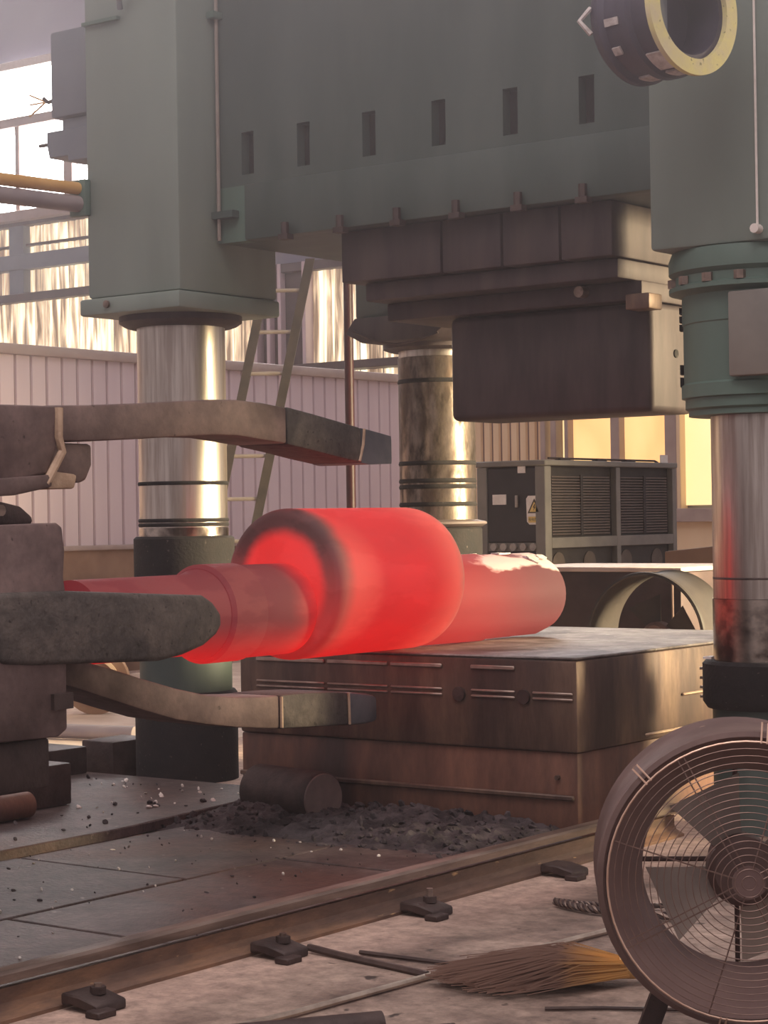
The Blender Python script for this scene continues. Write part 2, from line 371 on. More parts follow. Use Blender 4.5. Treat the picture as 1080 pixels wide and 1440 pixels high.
# ---- far wall: lower sheets, translucent corrugated band, high window band, amber office windows on the right
wb = bpy.data.objects.new('wall_back', None); COL.objects.link(wb); wb.location = (-18, 24, 0); wb['kind'] = 'structure'
MB().box((-36, 24.2, 0), (-6, 24.35, 14.0)).build('wall_sheet', 'wall_upper', wb)
MB().box((-36, 24.05, 0), (-15.14, 24.18, 3.1)).build('lower_backing', 'siding_joint', wb)
def hbar(z0, z1, u0=-36, u1=-15.0, m='post_grey', y0=23.9, name='girt', par=None):
    return MB().box((u0, y0, z0), (u1, 24.12, z1)).bevel(0.01, 1).build(name, m, par or wb)
def vbar(u0, u1, z0, z1, m='post_grey', y0=23.92, name='mullion', par=None):
    return MB().box((u0, y0, z0), (u1, 24.12, z1)).bevel(0.01, 1).build(name, m, par or wb)
# right lower sheets with ribs (tan)
src = None
for k in range(18):
    u = -15.22 - k * 0.151
    if src is None:
        q = MB(); q.prism([(-0.062, 0), (-0.045, -0.035), (0.045, -0.035), (0.062, 0)], 0, 3.4, 'z')
        src = q.build('rib_sheet', 'siding_tan', wb, raw=True); src.location = (u + 18, 0.05, 0)
    else: piece(src, 'rib_sheet', wb, (u + 18, 0.05, 0))
# translucent corrugated sheets, one object per sheet
def pane(u0, u1, z0, z1, m, par=None, y=24.08, wave=False, name='pane'):
    q = MB()
    if wave:
        n = max(4, int((u1 - u0) / 0.05)); A = []; B = []
        for i in range(n + 1):
            u = u0 + (u1 - u0) * i / n; yy = y + 0.025 * math.sin(u * 2 * PI / 0.2)
            A.append(q.bm.verts.new((u, yy, z0))); B.append(q.bm.verts.new((u, yy, z1)))
        C_ = [q.bm.verts.new((v.co.x, v.co.y + 0.008, v.co.z)) for v in A]; D_ = [q.bm.verts.new((v.co.x, v.co.y + 0.008, v.co.z)) for v in B]
        for i in range(n):
            q.bm.faces.new((A[i], A[i+1], B[i+1], B[i])); q.bm.faces.new((C_[i+1], C_[i], D_[i], D_[i+1]))
    else: q.box((u0, y - 0.01, z0), (u1, y + 0.01, z1))
    return q.build(name, m, par or wb)
edges = [-27.4, -25.55, -24.5, -23.45, -22.4, -21.35, -20.3]
for z0, z1 in ((6.1, 6.5), (5.42, 5.76), (3.15, 5.25)):
    for a, b in zip(edges, edges[1:]):
        pane(a + 0.015, b - 0.015, z0 - 0.06, z1 + 0.06, 'pane_corrugated', wave=True, name='translucent_sheet')
for a, b in ((-19.28, -18.9), (-18.88, -18.42), (-18.40, -18.0), (-17.98, -17.6), (-17.3, -16.9), (-16.7, -16.35)):
    pane(a, b, 3.15, 5.3, 'pane_corrugated', wave=True, name='translucent_sheet')
MB().box((-20.2, 24.0, 3.1), (-19.32, 24.14, 5.4)).build('dark_panel', 'post_grey', wb)
for u in (-20.28, -20.02, -19.8, -19.32): vbar(u - 0.035, u + 0.035, 3.1, 5.4, 'siding', y0=23.88, name='light_stud')
for u in (-17.45, -16.8, -16.28): vbar(u - 0.06, u + 0.06, 3.1, 5.4, 'post_grey', name='post')
hbar(3.05, 3.17); hbar(5.26, 5.40); hbar(5.80, 6.06, m='valve_grey'); hbar(6.20, 6.24, y0=23.98); hbar(6.54, 6.60, u1=-23.0)
hbar(3.72, 3.84, u0=-19.5, u1=-16.2, y0=23.7, name='rail')
vbar(-25.75, -25.4, 5.3, 6.6, 'valve_grey', name='post')
# high window band
win = bpy.data.objects.new('window_1', None); COL.objects.link(win); win.location = (-26, 24, 8); win['kind'] = 'structure'
mull = [-35.6, -33.4, -31.2, -29.2, -27.4, -25.52, -24.32, -22.3, -20.2, -18.1, -16.0, -13.9, -11.8]
for a, b in zip(mull, mull[1:]):
    for z0, z1 in ((6.74, 8.24), (8.36, 9.2)):
        pane(a + 0.03, b - 0.03, z0, z1, 'pane_white', win)
for u in mull[1:-1]: vbar(u - (0.05 if u < -25 else 0.1), u + (0.05 if u < -25 else 0.1), 6.7, 8.3, 'wall_trim', name='mullion', par=win)
hbar(8.22, 8.38, u0=-35.8, u1=-11.7, name='transom', par=win, m='wall_trim')
hbar(6.60, 6.76, u0=-35.8, u1=-11.7, name='sill', par=win, m='wall_trim', y0=23.7)
hbar(9.18, 9.32, u0=-35.8, u1=-11.7, name='head', par=win, m='white_label', y0=23.85)
# amber windows of the room at the right
w2 = bpy.data.objects.new('window_2', None); COL.objects.link(w2); w2.location = (-14, 24, 2); w2['kind'] = 'structure'
ms = [-15.14, -14.93, -14.76, -13.97, -13.12, -11.4]
for i, (a, b) in enumerate(zip(ms, ms[1:])):
    pane(a + 0.03, b - 0.03, 1.62, 3.6, 'pane_cream' if i in (0, 1, 4) else 'pane_amber', w2)
for u, w in ((-15.14, 0.04), (-14.97, 0.045), (-14.76, 0.03), (-13.99, 0.07), (-13.14, 0.09), (-11.4, 0.08)):
    vbar(u - w, u + w, 1.55, 3.65, 'wall_trim', name='mullion', par=w2)
vbar(-13.06, -13.0, 1.55, 3.65, 'siding_tan', name='mullion', par=w2)
hbar(1.40, 1.58, u0=-15.2, u1=-11.2, name='sill', m='wall_trim', par=w2, y0=23.8)
MB().box((-15.14, 24.02, 0), (-11.2, 24.14, 1.4)).build('lower_panel', 'siding_tan', wb)

# ================================================================== PRESS
press = empty('press_crosshead', (-6.26, 8.78, 2.7), 'grey-green painted moving crosshead of the forging press resting on chrome columns', 'press')
def B(lo, hi, name, m, bev=0.012, par=press, cuts=0):
    return MB().box(lo, hi).bevel(bev).build(name, m, par)
B((-8.44, 8.45, 2.80), (-7.72, 9.30, 5.4), 'column_housing', 'green_light', 0.02)
B((-8.48, 8.42, 2.70), (-7.70, 9.30, 2.797), 'housing_flange', 'green_light', 0.015)
B((-4.735, 8.45, 2.74), (-3.95, 9.30, 5.4), 'column_housing', 'green_light', 0.02)
B((-8.45, 11.0, 2.86), (-7.72, 12.0, 5.4), 'column_housing', 'green_dark', 0.02)
MB().prism([(-8.42, 2.86), (-8.50, 2.76), (-8.36, 2.69), (-7.80, 2.69), (-7.68, 2.76), (-7.72, 2.86)], 10.95, 12.0, 'y').bevel(0.01).build('housing_flange', 'dark_steel', press)
B((-7.722, 11.1, 3.35), (-4.0, 11.9, 5.4), 'rear_beam', 'green_dark')
B((-4.735, 11.0, 2.75), (-3.95, 12.0, 5.4), 'column_housing', 'green_dark', 0.02)
# front beam with six slots: wall built round the slots so that they are real recesses
slots = [-7.49, -7.085, -6.63, -6.17, -5.72, -5.265]
beam = MB()
us = [-7.718]
for s in slots: us += [s - 0.045, s + 0.045]
us.append(-4.737)
beam.box((-7.718, 8.86, 3.09), (-4.737, 10.0, 5.4))
beam.box((-7.718, 8.78, 3.70), (-4.737, 8.86, 5.4)); beam.box((-7.718, 8.78, 3.40), (-4.737, 8.86, 3.46))
for a, b in zip(us[::2], us[1::2]): beam.box((a, 8.78, 3.46), (b, 8.86, 3.70))
beam.build('beam', 'green_dark', press)
MB().box((-7.5, 8.755, 3.085), (-4.737, 8.86, 3.40)).bevel(0.008).build('beam_lower_plate', 'green_dark', press)
MB().prism([(-7.718, 3.085), (-7.5, 3.085), (-7.5, 3.40), (-7.718, 3.40)], 8.78, 8.86, 'y').build('beam_corner_plate', 'green_paint', press)
for s in slots:
    q = MB(); q.box((s - 0.043, 8.845, 3.465), (s + 0.043, 8.859, 3.695)); q.build('slot_shade', 'black_grease_shade', press)  # black sheet paints the shade inside the slot
for u in (-7.178, -6.793, -6.409, -6.028, -5.644, -5.26):
    q = MB(); q.cyl((u, 8.72, 3.075), (u, 8.72, 3.15), 0.022, 6); q.box((u - 0.034, 8.70, 3.055), (u + 0.034, 8.754, 3.085)); q.build('clamp_bolt', 'dark_iron', press)
# slide plate under the beam, built of four blocks with dark joints between
ub = [-6.915, -6.236, -5.852, -5.497, -5.184]
for a, b in zip(ub, ub[1:]):
    B((a + 0.006, 8.88, 2.805), (b - 0.006, 9.9, 3.084), 'slide_block', 'dark_steel', 0.008)
B((-6.8, 8.95, 2.70), (-5.2, 10.2, 2.80), 'die_holder', 'dark_steel', 0.01)
B((-6.78, 9.12, 2.60), (-5.16, 9.8, 2.698), 'die_clamp_plate', 'dark_steel', 0.01)
MB().box((-6.415, 9.2, 2.03), (-5.152, 9.66, 2.597)).bevel(0.035, 3).build('upper_die', 'dark_steel', press)
B((-5.225, 9.06, 2.545), (-5.085, 9.198, 2.625), 'die_lug', 'rust_block', 0.008)
MB().cyl((-5.50, 9.12, 2.66), (-5.50, 9.06, 2.66), 0.03, 10).build('clamp_bolt', 'rail_steel', press)
q = MB(); q.cyl((-5.152, 9.45, 2.34), (-5.146, 9.45, 2.34), 0.022, 14); q.build('lifting_hole', 'black_grease_shade', press)  # black disc paints the dark inside of the hole
# lubrication pipes in the corners
MB().tube([(-7.69, 8.755, 5.3), (-7.69, 8.755, 3.26), (-7.69, 8.755, 3.10)], 0.011, 8).build('lubrication_pipe', 'rung', press)
MB().box((-7.715, 8.72, 3.22), (-7.56, 8.779, 3.26)).build('pipe_clip', 'green_dark', press)
MB().tube([(-4.17, 8.435, 5.3), (-4.17, 8.435, 2.80)], 0.006, 8).build('lubrication_pipe', 'white_label', press)
q = MB(); q.cyl((-4.17, 8.45, 2.79), (-4.17, 8.40, 2.79), 0.022, 10); q.build('pipe_nut', 'white_label', press)
q = MB(); q.cyl((-8.25, 8.415, 2.755), (-8.25, 8.40, 2.755), 0.022, 10); q.build('flange_bolt', 'rail_steel', press)
# step line on the left housing near the top
B((-7.718, 8.70, 4.36), (-7.66, 8.779, 4.40), 'housing_ledge', 'green_paint', 0.005)
MB().box((-8.43, 8.42, 4.375), (-8.15, 8.449, 4.395)).build('hose_bracket', 'green_paint', press)
MB().tube([(-8.10, 8.40, 4.42), (-8.08, 8.37, 4.47), (-8.0, 8.36, 4.55), (-7.9, 8.36, 4.7)], 0.018, 8).build('hose', 'valve_grey', press)
# ring under the left housing
RC, LC, MC = (-4.36, 8.87), (-8.11, 8.88), (-8.10, 11.45)
def ring(c, prof, name, m, par=press, seg=48):
    return MB().lathe(prof, (c[0], c[1], 0), (0, 0, 1), seg).build(name, m, par)
ring(LC, [(2.705, 0.0), (2.705, 0.36), (2.665, 0.36), (2.645, 0.33), (2.635, 0.30), (2.635, 0.0)], 'gland_ring', 'dark_steel')
ring(MC, [(2.695, 0.0), (2.695, 0.36), (2.66, 0.36), (2.645, 0.32), (2.645, 0.0)], 'gland_ring', 'dark_steel')
# guide sleeve on the right column
ring(RC, [(2.738, 0.0), (2.738, 0.43), (2.70, 0.445), (2.64, 0.445), (2.62, 0.42), (2.58, 0.42), (2.57, 0.445), (2.55, 0.445), (2.54, 0.40), (2.53, 0.385),
          (2.40, 0.385), (2.395, 0.38), (2.12, 0.38), (2.11, 0.392), (2.05, 0.392), (2.045, 0.375), (2.0, 0.375), (1.99, 0.36), (1.965, 0.36), (1.965, 0.0)], 'guide_sleeve', 'green_paint')
B((-4.33, 8.44, 2.13), (-4.05, 8.52, 2.52), 'sleeve_cover_plate', 'grey_frame', 0.01)
for k in range(12):
    a = math.radians(150 + k * 22)
    d = Vector((math.cos(a), math.sin(a), 0)); c = Vector((RC[0], RC[1], 2.60)) + d * 0.425
    q = MB(); q.cyl(c - Vector((0, 0, 0.025)), c + Vector((0, 0, 0.015)), 0.028, 6); q.build('sleeve_bolt', 'rail_steel', press)
for z0 in (2.46, 2.42, 2.38, 2.17, 2.11):
    q = MB(); n = 6; a0, a1 = math.radians(197), math.radians(209); vs = []
    for i in range(n + 1):
        a = a0 + (a1 - a0) * i / n
        for r in (0.383, 0.398):
            for z in (z0, z0 + (0.028 if z0 > 2.3 else 0.045)): vs.append(q.bm.verts.new((RC[0] + math.cos(a) * r, RC[1] + math.sin(a) * r, z)))
    bmesh.ops.convex_hull(q.bm, input=q.bm.verts)
    q.build('sleeve_vent', 'black_grease_shade', press)  # black strip paints the dark of a vent opening
# electrical / valve box on the left flank of the housing
vb_ = MB().box((-8.90, 8.62, 3.93), (-8.60, 9.0, 4.45)).bevel(0.02).build('valve_box', 'valve_grey', press)
MB().box((-8.84, 8.66, 3.80), (-8.60, 8.95, 3.925)).build('valve_box_base', 'valve_grey', press)
MB().prism([(-8.94, 3.70), (-8.78, 3.70), (-8.78, 3.665), (-8.50, 3.665), (-8.445, 3.70), (-8.445, 3.86), (-8.96, 3.86), (-8.96, 3.78)], 8.64, 8.95, 'y').bevel(0.006, 1).build('valve_manifold', 'valve_grey', press)
MB().box((-8.60, 8.7, 3.90), (-8.442, 9.0, 4.40)).build('valve_bracket', 'valve_grey', press)
MB().tube([(-8.92, 8.70, 3.80), (-9.08, 8.70, 3.80)], 0.012, 6).build('valve_stem', 'dark_iron', press)
MB().tube([(-8.90, 8.68, 4.06), (-8.98, 8.68, 4.05), (-9.02, 8.68, 4.08)], 0.012, 6).build('valve_stem', 'dark_iron', press)
for dz in (-0.07, 0, 0.06):
    MB().tube([(-9.0, 8.68, 4.055), (-9.12, 8.66, 4.05 + dz)], 0.006, 5).build('cable_end', 'yellow_pipe', press)
# feed pipes running along the hall into the left housing
MB().tube([(-8.46, 4.0, 3.30), (-8.46, 8.42, 3.44)], 0.036, 14).build('feed_pipe', 'yellow_pipe', press)
MB().tube([(-8.46, 4.0, 3.225), (-8.46, 8.42, 3.35)], 0.048, 14).build('feed_pipe', 'grey_pipe', press)
B((-8.53, 8.40, 3.28), (-8.40, 8.449, 3.49), 'pipe_flange', 'green_paint', 0.008)

MB().tube([(-8.42, 10.94, 2.77), (-8.25, 10.93, 2.70), (-8.05, 10.93, 2.66), (-7.85, 10.93, 2.68), (-7.72, 10.94, 2.72)], 0.008, 6).build('hose', 'dark_iron', press)
# ---- columns
def column(c, name, label, z_top, z_oil, z_collar, collar_r, collar_h, base_r, base_m, band_m='chrome_oily'):
    t = empty(name, (c[0], c[1], 0), label, 'column', 'press columns')
    ring(c, [(z_oil, 0.0), (z_oil, 0.258), (z_top, 0.258), (z_top, 0.0)], 'chrome_shaft', 'chrome', t, 64)
    ring(c, [(z_collar, 0.0), (z_collar, 0.262), (z_oil - 0.002, 0.262), (z_oil - 0.002, 0.0)], 'oily_band', band_m, t, 64)
    zb = z_collar - collar_h
    ring(c, [(zb, 0.0), (zb, collar_r - 0.02), (zb + 0.03, collar_r), (z_collar - 0.015, collar_r), (z_collar - 0.001, collar_r - 0.015), (z_collar - 0.001, 0.0)], 'collar', 'black_grease_shade', t, 40)
    ring(c, [(0.0, 0.0), (0.0, base_r), (zb - 0.001, base_r), (zb - 0.001, 0.0)], 'column_base', base_m, t, 40)
    return t
cl = column(LC, 'press_column', 'chrome press column behind the curved upper tong arm, black collar at foot', 2.634, 1.47, 1.42, 0.295, 0.62, 0.27, 'green_dark')
ring(LC, [(0.0, 0.271), (0.0, 0.30), (0.50, 0.30), (0.52, 0.285), (0.52, 0.271)], 'foot_ring', 'black_grease_shade', cl, 40)
for z in (1.715, 1.50, 1.475): ring(LC, [(z, 0.2625), (z + 0.012, 0.2665), (z + 0.022, 0.2625)], 'grease_line', 'black_grease_shade', cl)
cm = column(MC, 'press_column', 'farthest oil-stained press column between ladder and cabinet', 2.644, 2.60, 1.44, 0.30, 0.5, 0.29, 'green_dark', 'chrome_dirty')
ring(MC, [(1.44, 0.264), (1.44, 0.30), (1.46, 0.335), (1.475, 0.33), (1.49, 0.264)], 'collar_lip', 'post_grey', cm, 40)
for z in (1.86, 1.74, 1.70, 1.58, 2.42): ring(MC, [(z, 0.2625), (z + 0.012, 0.268), (z + 0.03, 0.2625)], 'grease_line', 'black_grease_shade', cm)
cr_ = column(RC, 'press_column', 'nearest chrome press column with black collar behind the big fan', 1.964, 1.10, 0.805, 0.315, 0.225, 0.27, 'green_dark')
ring(RC, [(1.19, 0.2585), (1.195, 0.2605), (1.20, 0.2585)], 'scribe_line', 'dark_iron', cr_)
MB().box((RC[0] - 0.30, RC[1] - 0.10, 0.804), (RC[0] - 0.255, RC[1] - 0.02, 0.815)).build('collar_key', 'white_label', cr_)
for k in range(4):
    q = MB(); z = 0.62 + k * 0.045; a = math.radians(203); q.box((RC[0] + math.cos(a) * 0.316 - 0.01, RC[1] + math.sin(a) * 0.316 - 0.01, z), (RC[0] + math.cos(a) * 0.316 + 0.008, RC[1] + math.sin(a) * 0.316 + 0.01, z + 0.012)); q.build('collar_screw', 'rail_steel', cr_)

# ================================================================== DIE TABLE
t = empty('anvil_bed', (-6.0, 9.2, 0), 'lower rust-brown steel bed block standing on the floor under the anvil block', 'anvil')
MB().box((-7.03, 8.12, 0.0), (-4.975, 10.4, 0.398)).bevel(0.012).build('bed_block', 'rust_steel', t)
MB().box((-7.03, 8.098, 0.175), (-4.99, 8.119, 0.20)).bevel(0.006, 1).build('front_ledge', 'rust_block', t)
q = MB(); q.cyl((-5.08, 8.119, 0.28), (-5.08, 8.10, 0.28), 0.012, 8); q.build('plug', 'rail_steel', t)
t = empty('anvil_block', (-6.0, 9.2, 0.40), 'rusty upper anvil block carrying the glowing forging, scale on its top', 'anvil')
MB().box((-7.02, 8.10, 0.399), (-4.96, 10.38, 0.828)).bevel(0.014).build('block_body', 'rust_block', t)
MB().box((-7.015, 8.105, 0.829), (-4.965, 10.375, 0.842)).bevel(0.006, 1).build('top_plate', 'block_top', t)
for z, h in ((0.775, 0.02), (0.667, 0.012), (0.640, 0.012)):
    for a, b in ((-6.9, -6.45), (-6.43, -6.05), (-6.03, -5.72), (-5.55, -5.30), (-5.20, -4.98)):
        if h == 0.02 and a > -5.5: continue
        MB().box((a, 8.088, z), (b, 8.099, z + h)).bevel(0.004, 1).build('front_bead', 'bead_glint' , t)
for u in (-5.62, -5.25):
    q = MB(); q.cyl((u, 8.099, 0.652), (u, 8.085, 0.652), 0.035, 12); q.build('lifting_plug', 'dark_iron', t)
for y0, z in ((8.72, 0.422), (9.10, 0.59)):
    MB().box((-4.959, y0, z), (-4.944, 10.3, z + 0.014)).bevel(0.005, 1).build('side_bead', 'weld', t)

# ================================================================== FORGING
t = empty('hot_forging', (-6.1, 8.0, 0.86), 'red-hot stepped steel forging glowing on the anvil block', 'forging')
bz = 1.202
def fil(y, r, sgn, fr=0.075, n=7):
    """rounded corner of the body"""
    return [(y + sgn * (fr - fr * math.cos(PI/2 * i / n)), r - fr + fr * math.sin(PI/2 * i / n)) for i in range(n + 1)]
L0, L1 = -0.65, 0.40
prof = [(L0, 0.0), (L0, 0.15)] + fil(L0, 0.355, 1, 0.045) + fil(L1, 0.355, -1, 0.09)[::-1] + [(L1, 0.15), (L1, 0.0)]
bd = MB().lathe(prof, (-6.1, 8.0, bz), (0, 1, 0), 96).build('forging_body', 'hot_body', t, sharp=60)
def centre(o, c):
    """put the object's own origin at c (world), keeping the shape where it is"""
    p = o.parent.location; o.data.transform(Matrix.Translation(-(Vector(c) - p))); o.location = Vector(c) - p
centre(bd, (-6.1, 7.875, bz))
jr = MB().lathe([(8.395, 0), (8.395, 0.226), (8.95, 0.228), (8.97, 0.222), (9.48, 0.220), (9.53, 0.205), (9.55, 0.17), (9.55, 0.0)], (-6.1, 0, 1.078), (0, 1, 0), 40)
for v in jr.bm.verts:
    if 8.45 < v.co.y < 9.5:
        a = math.atan2(v.co.x + 6.1, v.co.z - 1.078)
        k = 1 + 0.018 * math.cos(8 * a + 0.4) + random.uniform(-0.006, 0.006)
        v.co.x = -6.1 + (v.co.x + 6.1) * k; v.co.z = 1.078 + (v.co.z - 1.078) * k
o = jr.build('far_journal', 'hot_far', t, sharp=25); centre(o, (-6.1, 9.0, 1.078))
o = MB().lathe([(5.98, 0), (5.98, 0.178), (6.72, 0.18), (6.75, 0.20), (6.99, 0.205), (7.0, 0.212), (7.345, 0.212), (7.345, 0.0)], (-6.1, 0, 1.09), (0, 1, 0), 40).build('near_journal', 'hot_near', t); centre(o, (-6.1, 6.95, 1.09))
o = MB().lathe([(6.76, 0.0), (6.76, 0.205), (6.775, 0.222), (6.985, 0.222), (7.0, 0.208), (7.0, 0.0)], (-6.1, 0, 1.09), (0, 1, 0), 40).build('near_collar', 'hot_near', t); centre(o, (-6.1, 6.95, 1.09))
# flakes of scale lying on the far journal
for k in range(16):
    a = random.uniform(-0.7, 0.75); y = random.uniform(8.85, 9.45); r = 0.224
    q = MB(); n = 6; pts = []
    rr = random.uniform(0.02, 0.05)
    for i in range(n):
        b = 2 * PI * i / n; s_ = rr * random.uniform(0.6, 1.2)
        aa = a + math.cos(b) * s_ / r; yy = y + math.sin(b) * s_ * 1.4
        for d in (0.0, 0.008): q.bm.verts.new((-6.1 + math.sin(aa) * (r + d), yy, 1.078 + math.cos(aa) * (r + d)))
    bmesh.ops.convex_hull(q.bm, input=q.bm.verts)
    q.build('scale_flake', 'flake_and_glint', t)

# ================================================================== MANIPULATOR
mn = empty('forging_manipulator', (-6.1, 4.4, 0), 'heavy brown manipulator tong head with curved arms around the forging', 'manipulator')
U0, U1 = -6.25, -5.95
up_arm = [(5.72, 1.975, 1.832), (5.95, 1.985, 1.838), (6.2, 2.000, 1.850), (6.5, 2.022, 1.868), (6.72, 2.036, 1.880), (6.88, 2.041, 1.881), (7.05, 2.034, 1.866), (7.22, 2.018, 1.852)]
MB().sweep(up_arm, 0, 0, U0, U1).bevel(0.012, 2, 0.9).build('upper_arm', 'forged_arm', mn, sharp=30)
MB().sweep([(7.222, 2.022, 1.848), (7.40, 1.998, 1.825), (7.60, 1.968, 1.795), (7.78, 1.940, 1.772)], 0, 0, U0 - 0.004, U1 + 0.004).bevel(0.014, 2, 0.9).build('upper_arm_tip', 'jaw_grey', mn, sharp=30)
q = MB(); vs = []
for y, zt, zb, e in ((7.78, 1.938, 1.772, 0.0), (7.84, 1.93, 1.765, 0.005), (8.02, 1.905, 1.77, 0.0), (8.05, 1.885, 1.785, -0.02)):
    for u in (U0 - e, U1 + e):
        for z in (zt, zb): vs.append(q.bm.verts.new((u, y, z)))
bmesh.ops.convex_hull(q.bm, input=q.bm.verts); q.build('upper_toe', 'tip_blue', mn, sharp=20)
MB().tube([(U1 + 0.003, 7.80, 1.935), (U1 + 0.003, 7.79, 1.86), (U1 + 0.003, 7.76, 1.78)], 0.008, 6).build('weld_bead', 'weld', mn)
lo_arm = [(5.70, 0.985, 0.875), (5.85, 0.955, 0.838), (6.05, 0.905, 0.775), (6.25, 0.845, 0.713), (6.45, 0.79, 0.656), (6.65, 0.745, 0.617), (6.85, 0.722, 0.586), (7.05, 0.708, 0.563), (7.14, 0.705, 0.555)]
MB().sweep(lo_arm, 0, 0, U0, U1).bevel(0.012, 2, 0.9).build('lower_arm', 'forged_arm', mn, sharp=30)
MB().sweep([(7.143, 0.708, 0.553), (7.3, 0.705, 0.545), (7.5, 0.695, 0.535), (7.64, 0.683, 0.527)], 0, 0, U0 - 0.006, U1 + 0.006).bevel(0.014, 2, 0.9).build('lower_arm_tip', 'jaw_grey', mn, sharp=30)
MB().sweep([(7.643, 0.683, 0.523), (7.80, 0.662, 0.518), (7.875, 0.645, 0.525)], 0, 0, U0 - 0.004, U1 + 0.004).bevel(0.02, 2, 0.9).build('lower_toe', 'tip_blue', mn, sharp=25)
MB().tube([(U1 + 0.008, 7.142, 0.70), (U1 + 0.008, 7.142, 0.56)], 0.008, 6).build('weld_bead', 'weld', mn)
MB().tube([(U1 + 0.008, 7.64, 0.68), (U1 + 0.008, 7.645, 0.53)], 0.007, 6).build('weld_bead', 'weld', mn)
# upper arm root block with weld seams and the stop behind it
MB().prism([(4.2, 1.60), (5.44, 1.665), (5.69, 1.70), (5.755, 1.83), (5.745, 1.972), (4.2, 1.955)], -6.30, -5.92, 'x').bevel(0.014).build('upper_arm_root', 'forged_arm', mn)
MB().prism([(4.2, 1.56), (5.50, 1.615), (5.70, 1.648), (5.69, 1.698), (4.2, 1.60)], -6.30, -5.90, 'x').bevel(0.012).build('root_wear_plate', 'forged_arm', mn)
MB().tube([(-5.918, 5.752, 1.965), (-5.915, 5.745, 1.85), (-5.915, 5.765, 1.79), (-5.915, 5.70, 1.70), (-5.915, 5.67, 1.66)], 0.018, 8).build('weld_bead', 'weld', mn)
MB().prism([(5.70, 1.64), (5.85, 1.642), (5.865, 1.70), (5.72, 1.715)], -6.2, -5.93, 'x').bevel(0.012).build('stop_pad', 'weld', mn)
MB().prism([(5.74, 1.83), (6.0, 1.828), (6.0, 1.74), (5.965, 1.675), (5.92, 1.665), (5.87, 1.69), (5.74, 1.72)], -6.24, -5.98, 'x').bevel(0.016).build('root_stop', 'forged_arm', mn)
# side jaw carrier plate and the side jaw itself
MB().prism([(5.13, 0.70), (5.10, 0.80), (5.135, 1.0), (5.13, 1.42), (5.155, 1.50), (5.45, 1.505), (5.475, 1.49), (5.487, 1.40), (5.478, 1.30), (5.487, 1.25), (5.487, 0.72), (5.44, 0.695)], -5.98, -5.62, 'x').bevel(0.012).build('jaw_carrier', 'forged_arm', mn)
MB().prism([(5.14, 0.99), (5.30, 0.975), (5.99, 0.947), (6.12, 0.962), (6.25, 0.993), (6.33, 1.035), (6.363, 1.07), (6.358, 1.12), (6.31, 1.168), (6.25, 1.20), (5.46, 1.248), (5.14, 1.252)], -5.86, -5.60, 'x').bevel(0.022, 3).build('side_jaw', 'jaw_grey', mn, sharp=30)
MB().box((-5.86, 5.40, 0.80), (-5.602, 5.50, 0.86)).build('carrier_slot', 'dark_iron', mn)
MB().prism([(4.9, 1.50), (5.42, 1.50), (5.42, 1.53), (5.36, 1.57), (5.2, 1.60), (4.9, 1.60)], -6.05, -5.72, 'x').bevel(0.02).build('carrier_cap', 'dark_iron', mn)
q = MB(); q.cyl((-5.72, 5.24, 1.555), (-5.70, 5.24, 1.555), 0.022, 10); q.build('grease_fitting', 'rail_steel', mn)
# peel, carriage and wheels running out of the frame to the left
MB().lathe([(2.2, 0), (2.2, 0.42), (4.55, 0.42), (4.6, 0.50), (5.0, 0.50), (5.1, 0.42), (5.1, 0.0)], (-6.1, 0, 1.22), (0, 1, 0), 40).build('peel', 'forged_arm', mn)
MB().box((-6.35, 3.0, 1.55), (-5.85, 4.9, 1.95)).bevel(0.02).build('upper_link', 'forged_arm', mn)
MB().box((-6.35, 4.9, 0.80), (-5.99, 5.72, 1.02)).bevel(0.02).build('lower_arm_root', 'forged_arm', mn)
MB().box((-6.30, 4.6, 0.50), (-5.68, 5.45, 0.69)).bevel(0.015).build('lower_saddle', 'dark_iron', mn)
MB().box((-7.2, 1.8, 0.45), (-5.0, 4.4, 0.78)).bevel(0.02).build('carriage', 'forged_arm', mn)
for u in (-7.55, -4.665):
    for y in (2.2, 4.0):
        q = MB(); q.lathe([(-0.04, 0), (-0.04, 0.2), (0.04, 0.2), (0.04, 0)], (u, y, 0.352), (1, 0, 0), 28); q.build('wheel', 'dark_iron', mn)
for y in (2.2, 4.0): MB().cyl((-7.50, y, 0.352), (-4.71, y, 0.352), 0.06, 12).build('axle', 'dark_iron', mn)
MB().box((-7.1, 1.9, 0.30), (-6.9, 4.3, 0.46)).build('axle_beam', 'dark_iron', mn)
MB().box((-5.3, 1.9, 0.30), (-5.1, 4.3, 0.46)).build('axle_beam', 'dark_iron', mn)
# hose loop behind the carrier
MB().tube([(-6.45, 6.0, 1.42), (-6.45, 6.1, 1.39), (-6.45, 6.22, 1.29), (-6.45, 6.28, 1.17), (-6.45, 6.25, 1.05), (-6.42, 6.0, 0.96), (-6.3, 5.6, 0.96)], 0.012, 8).build('hose', 'wire_bright', mn)
MB().box((-6.5, 4.9, 1.05), (-6.28, 6.1, 1.38)).bevel(0.02).build('far_jaw', 'dark_iron', mn)

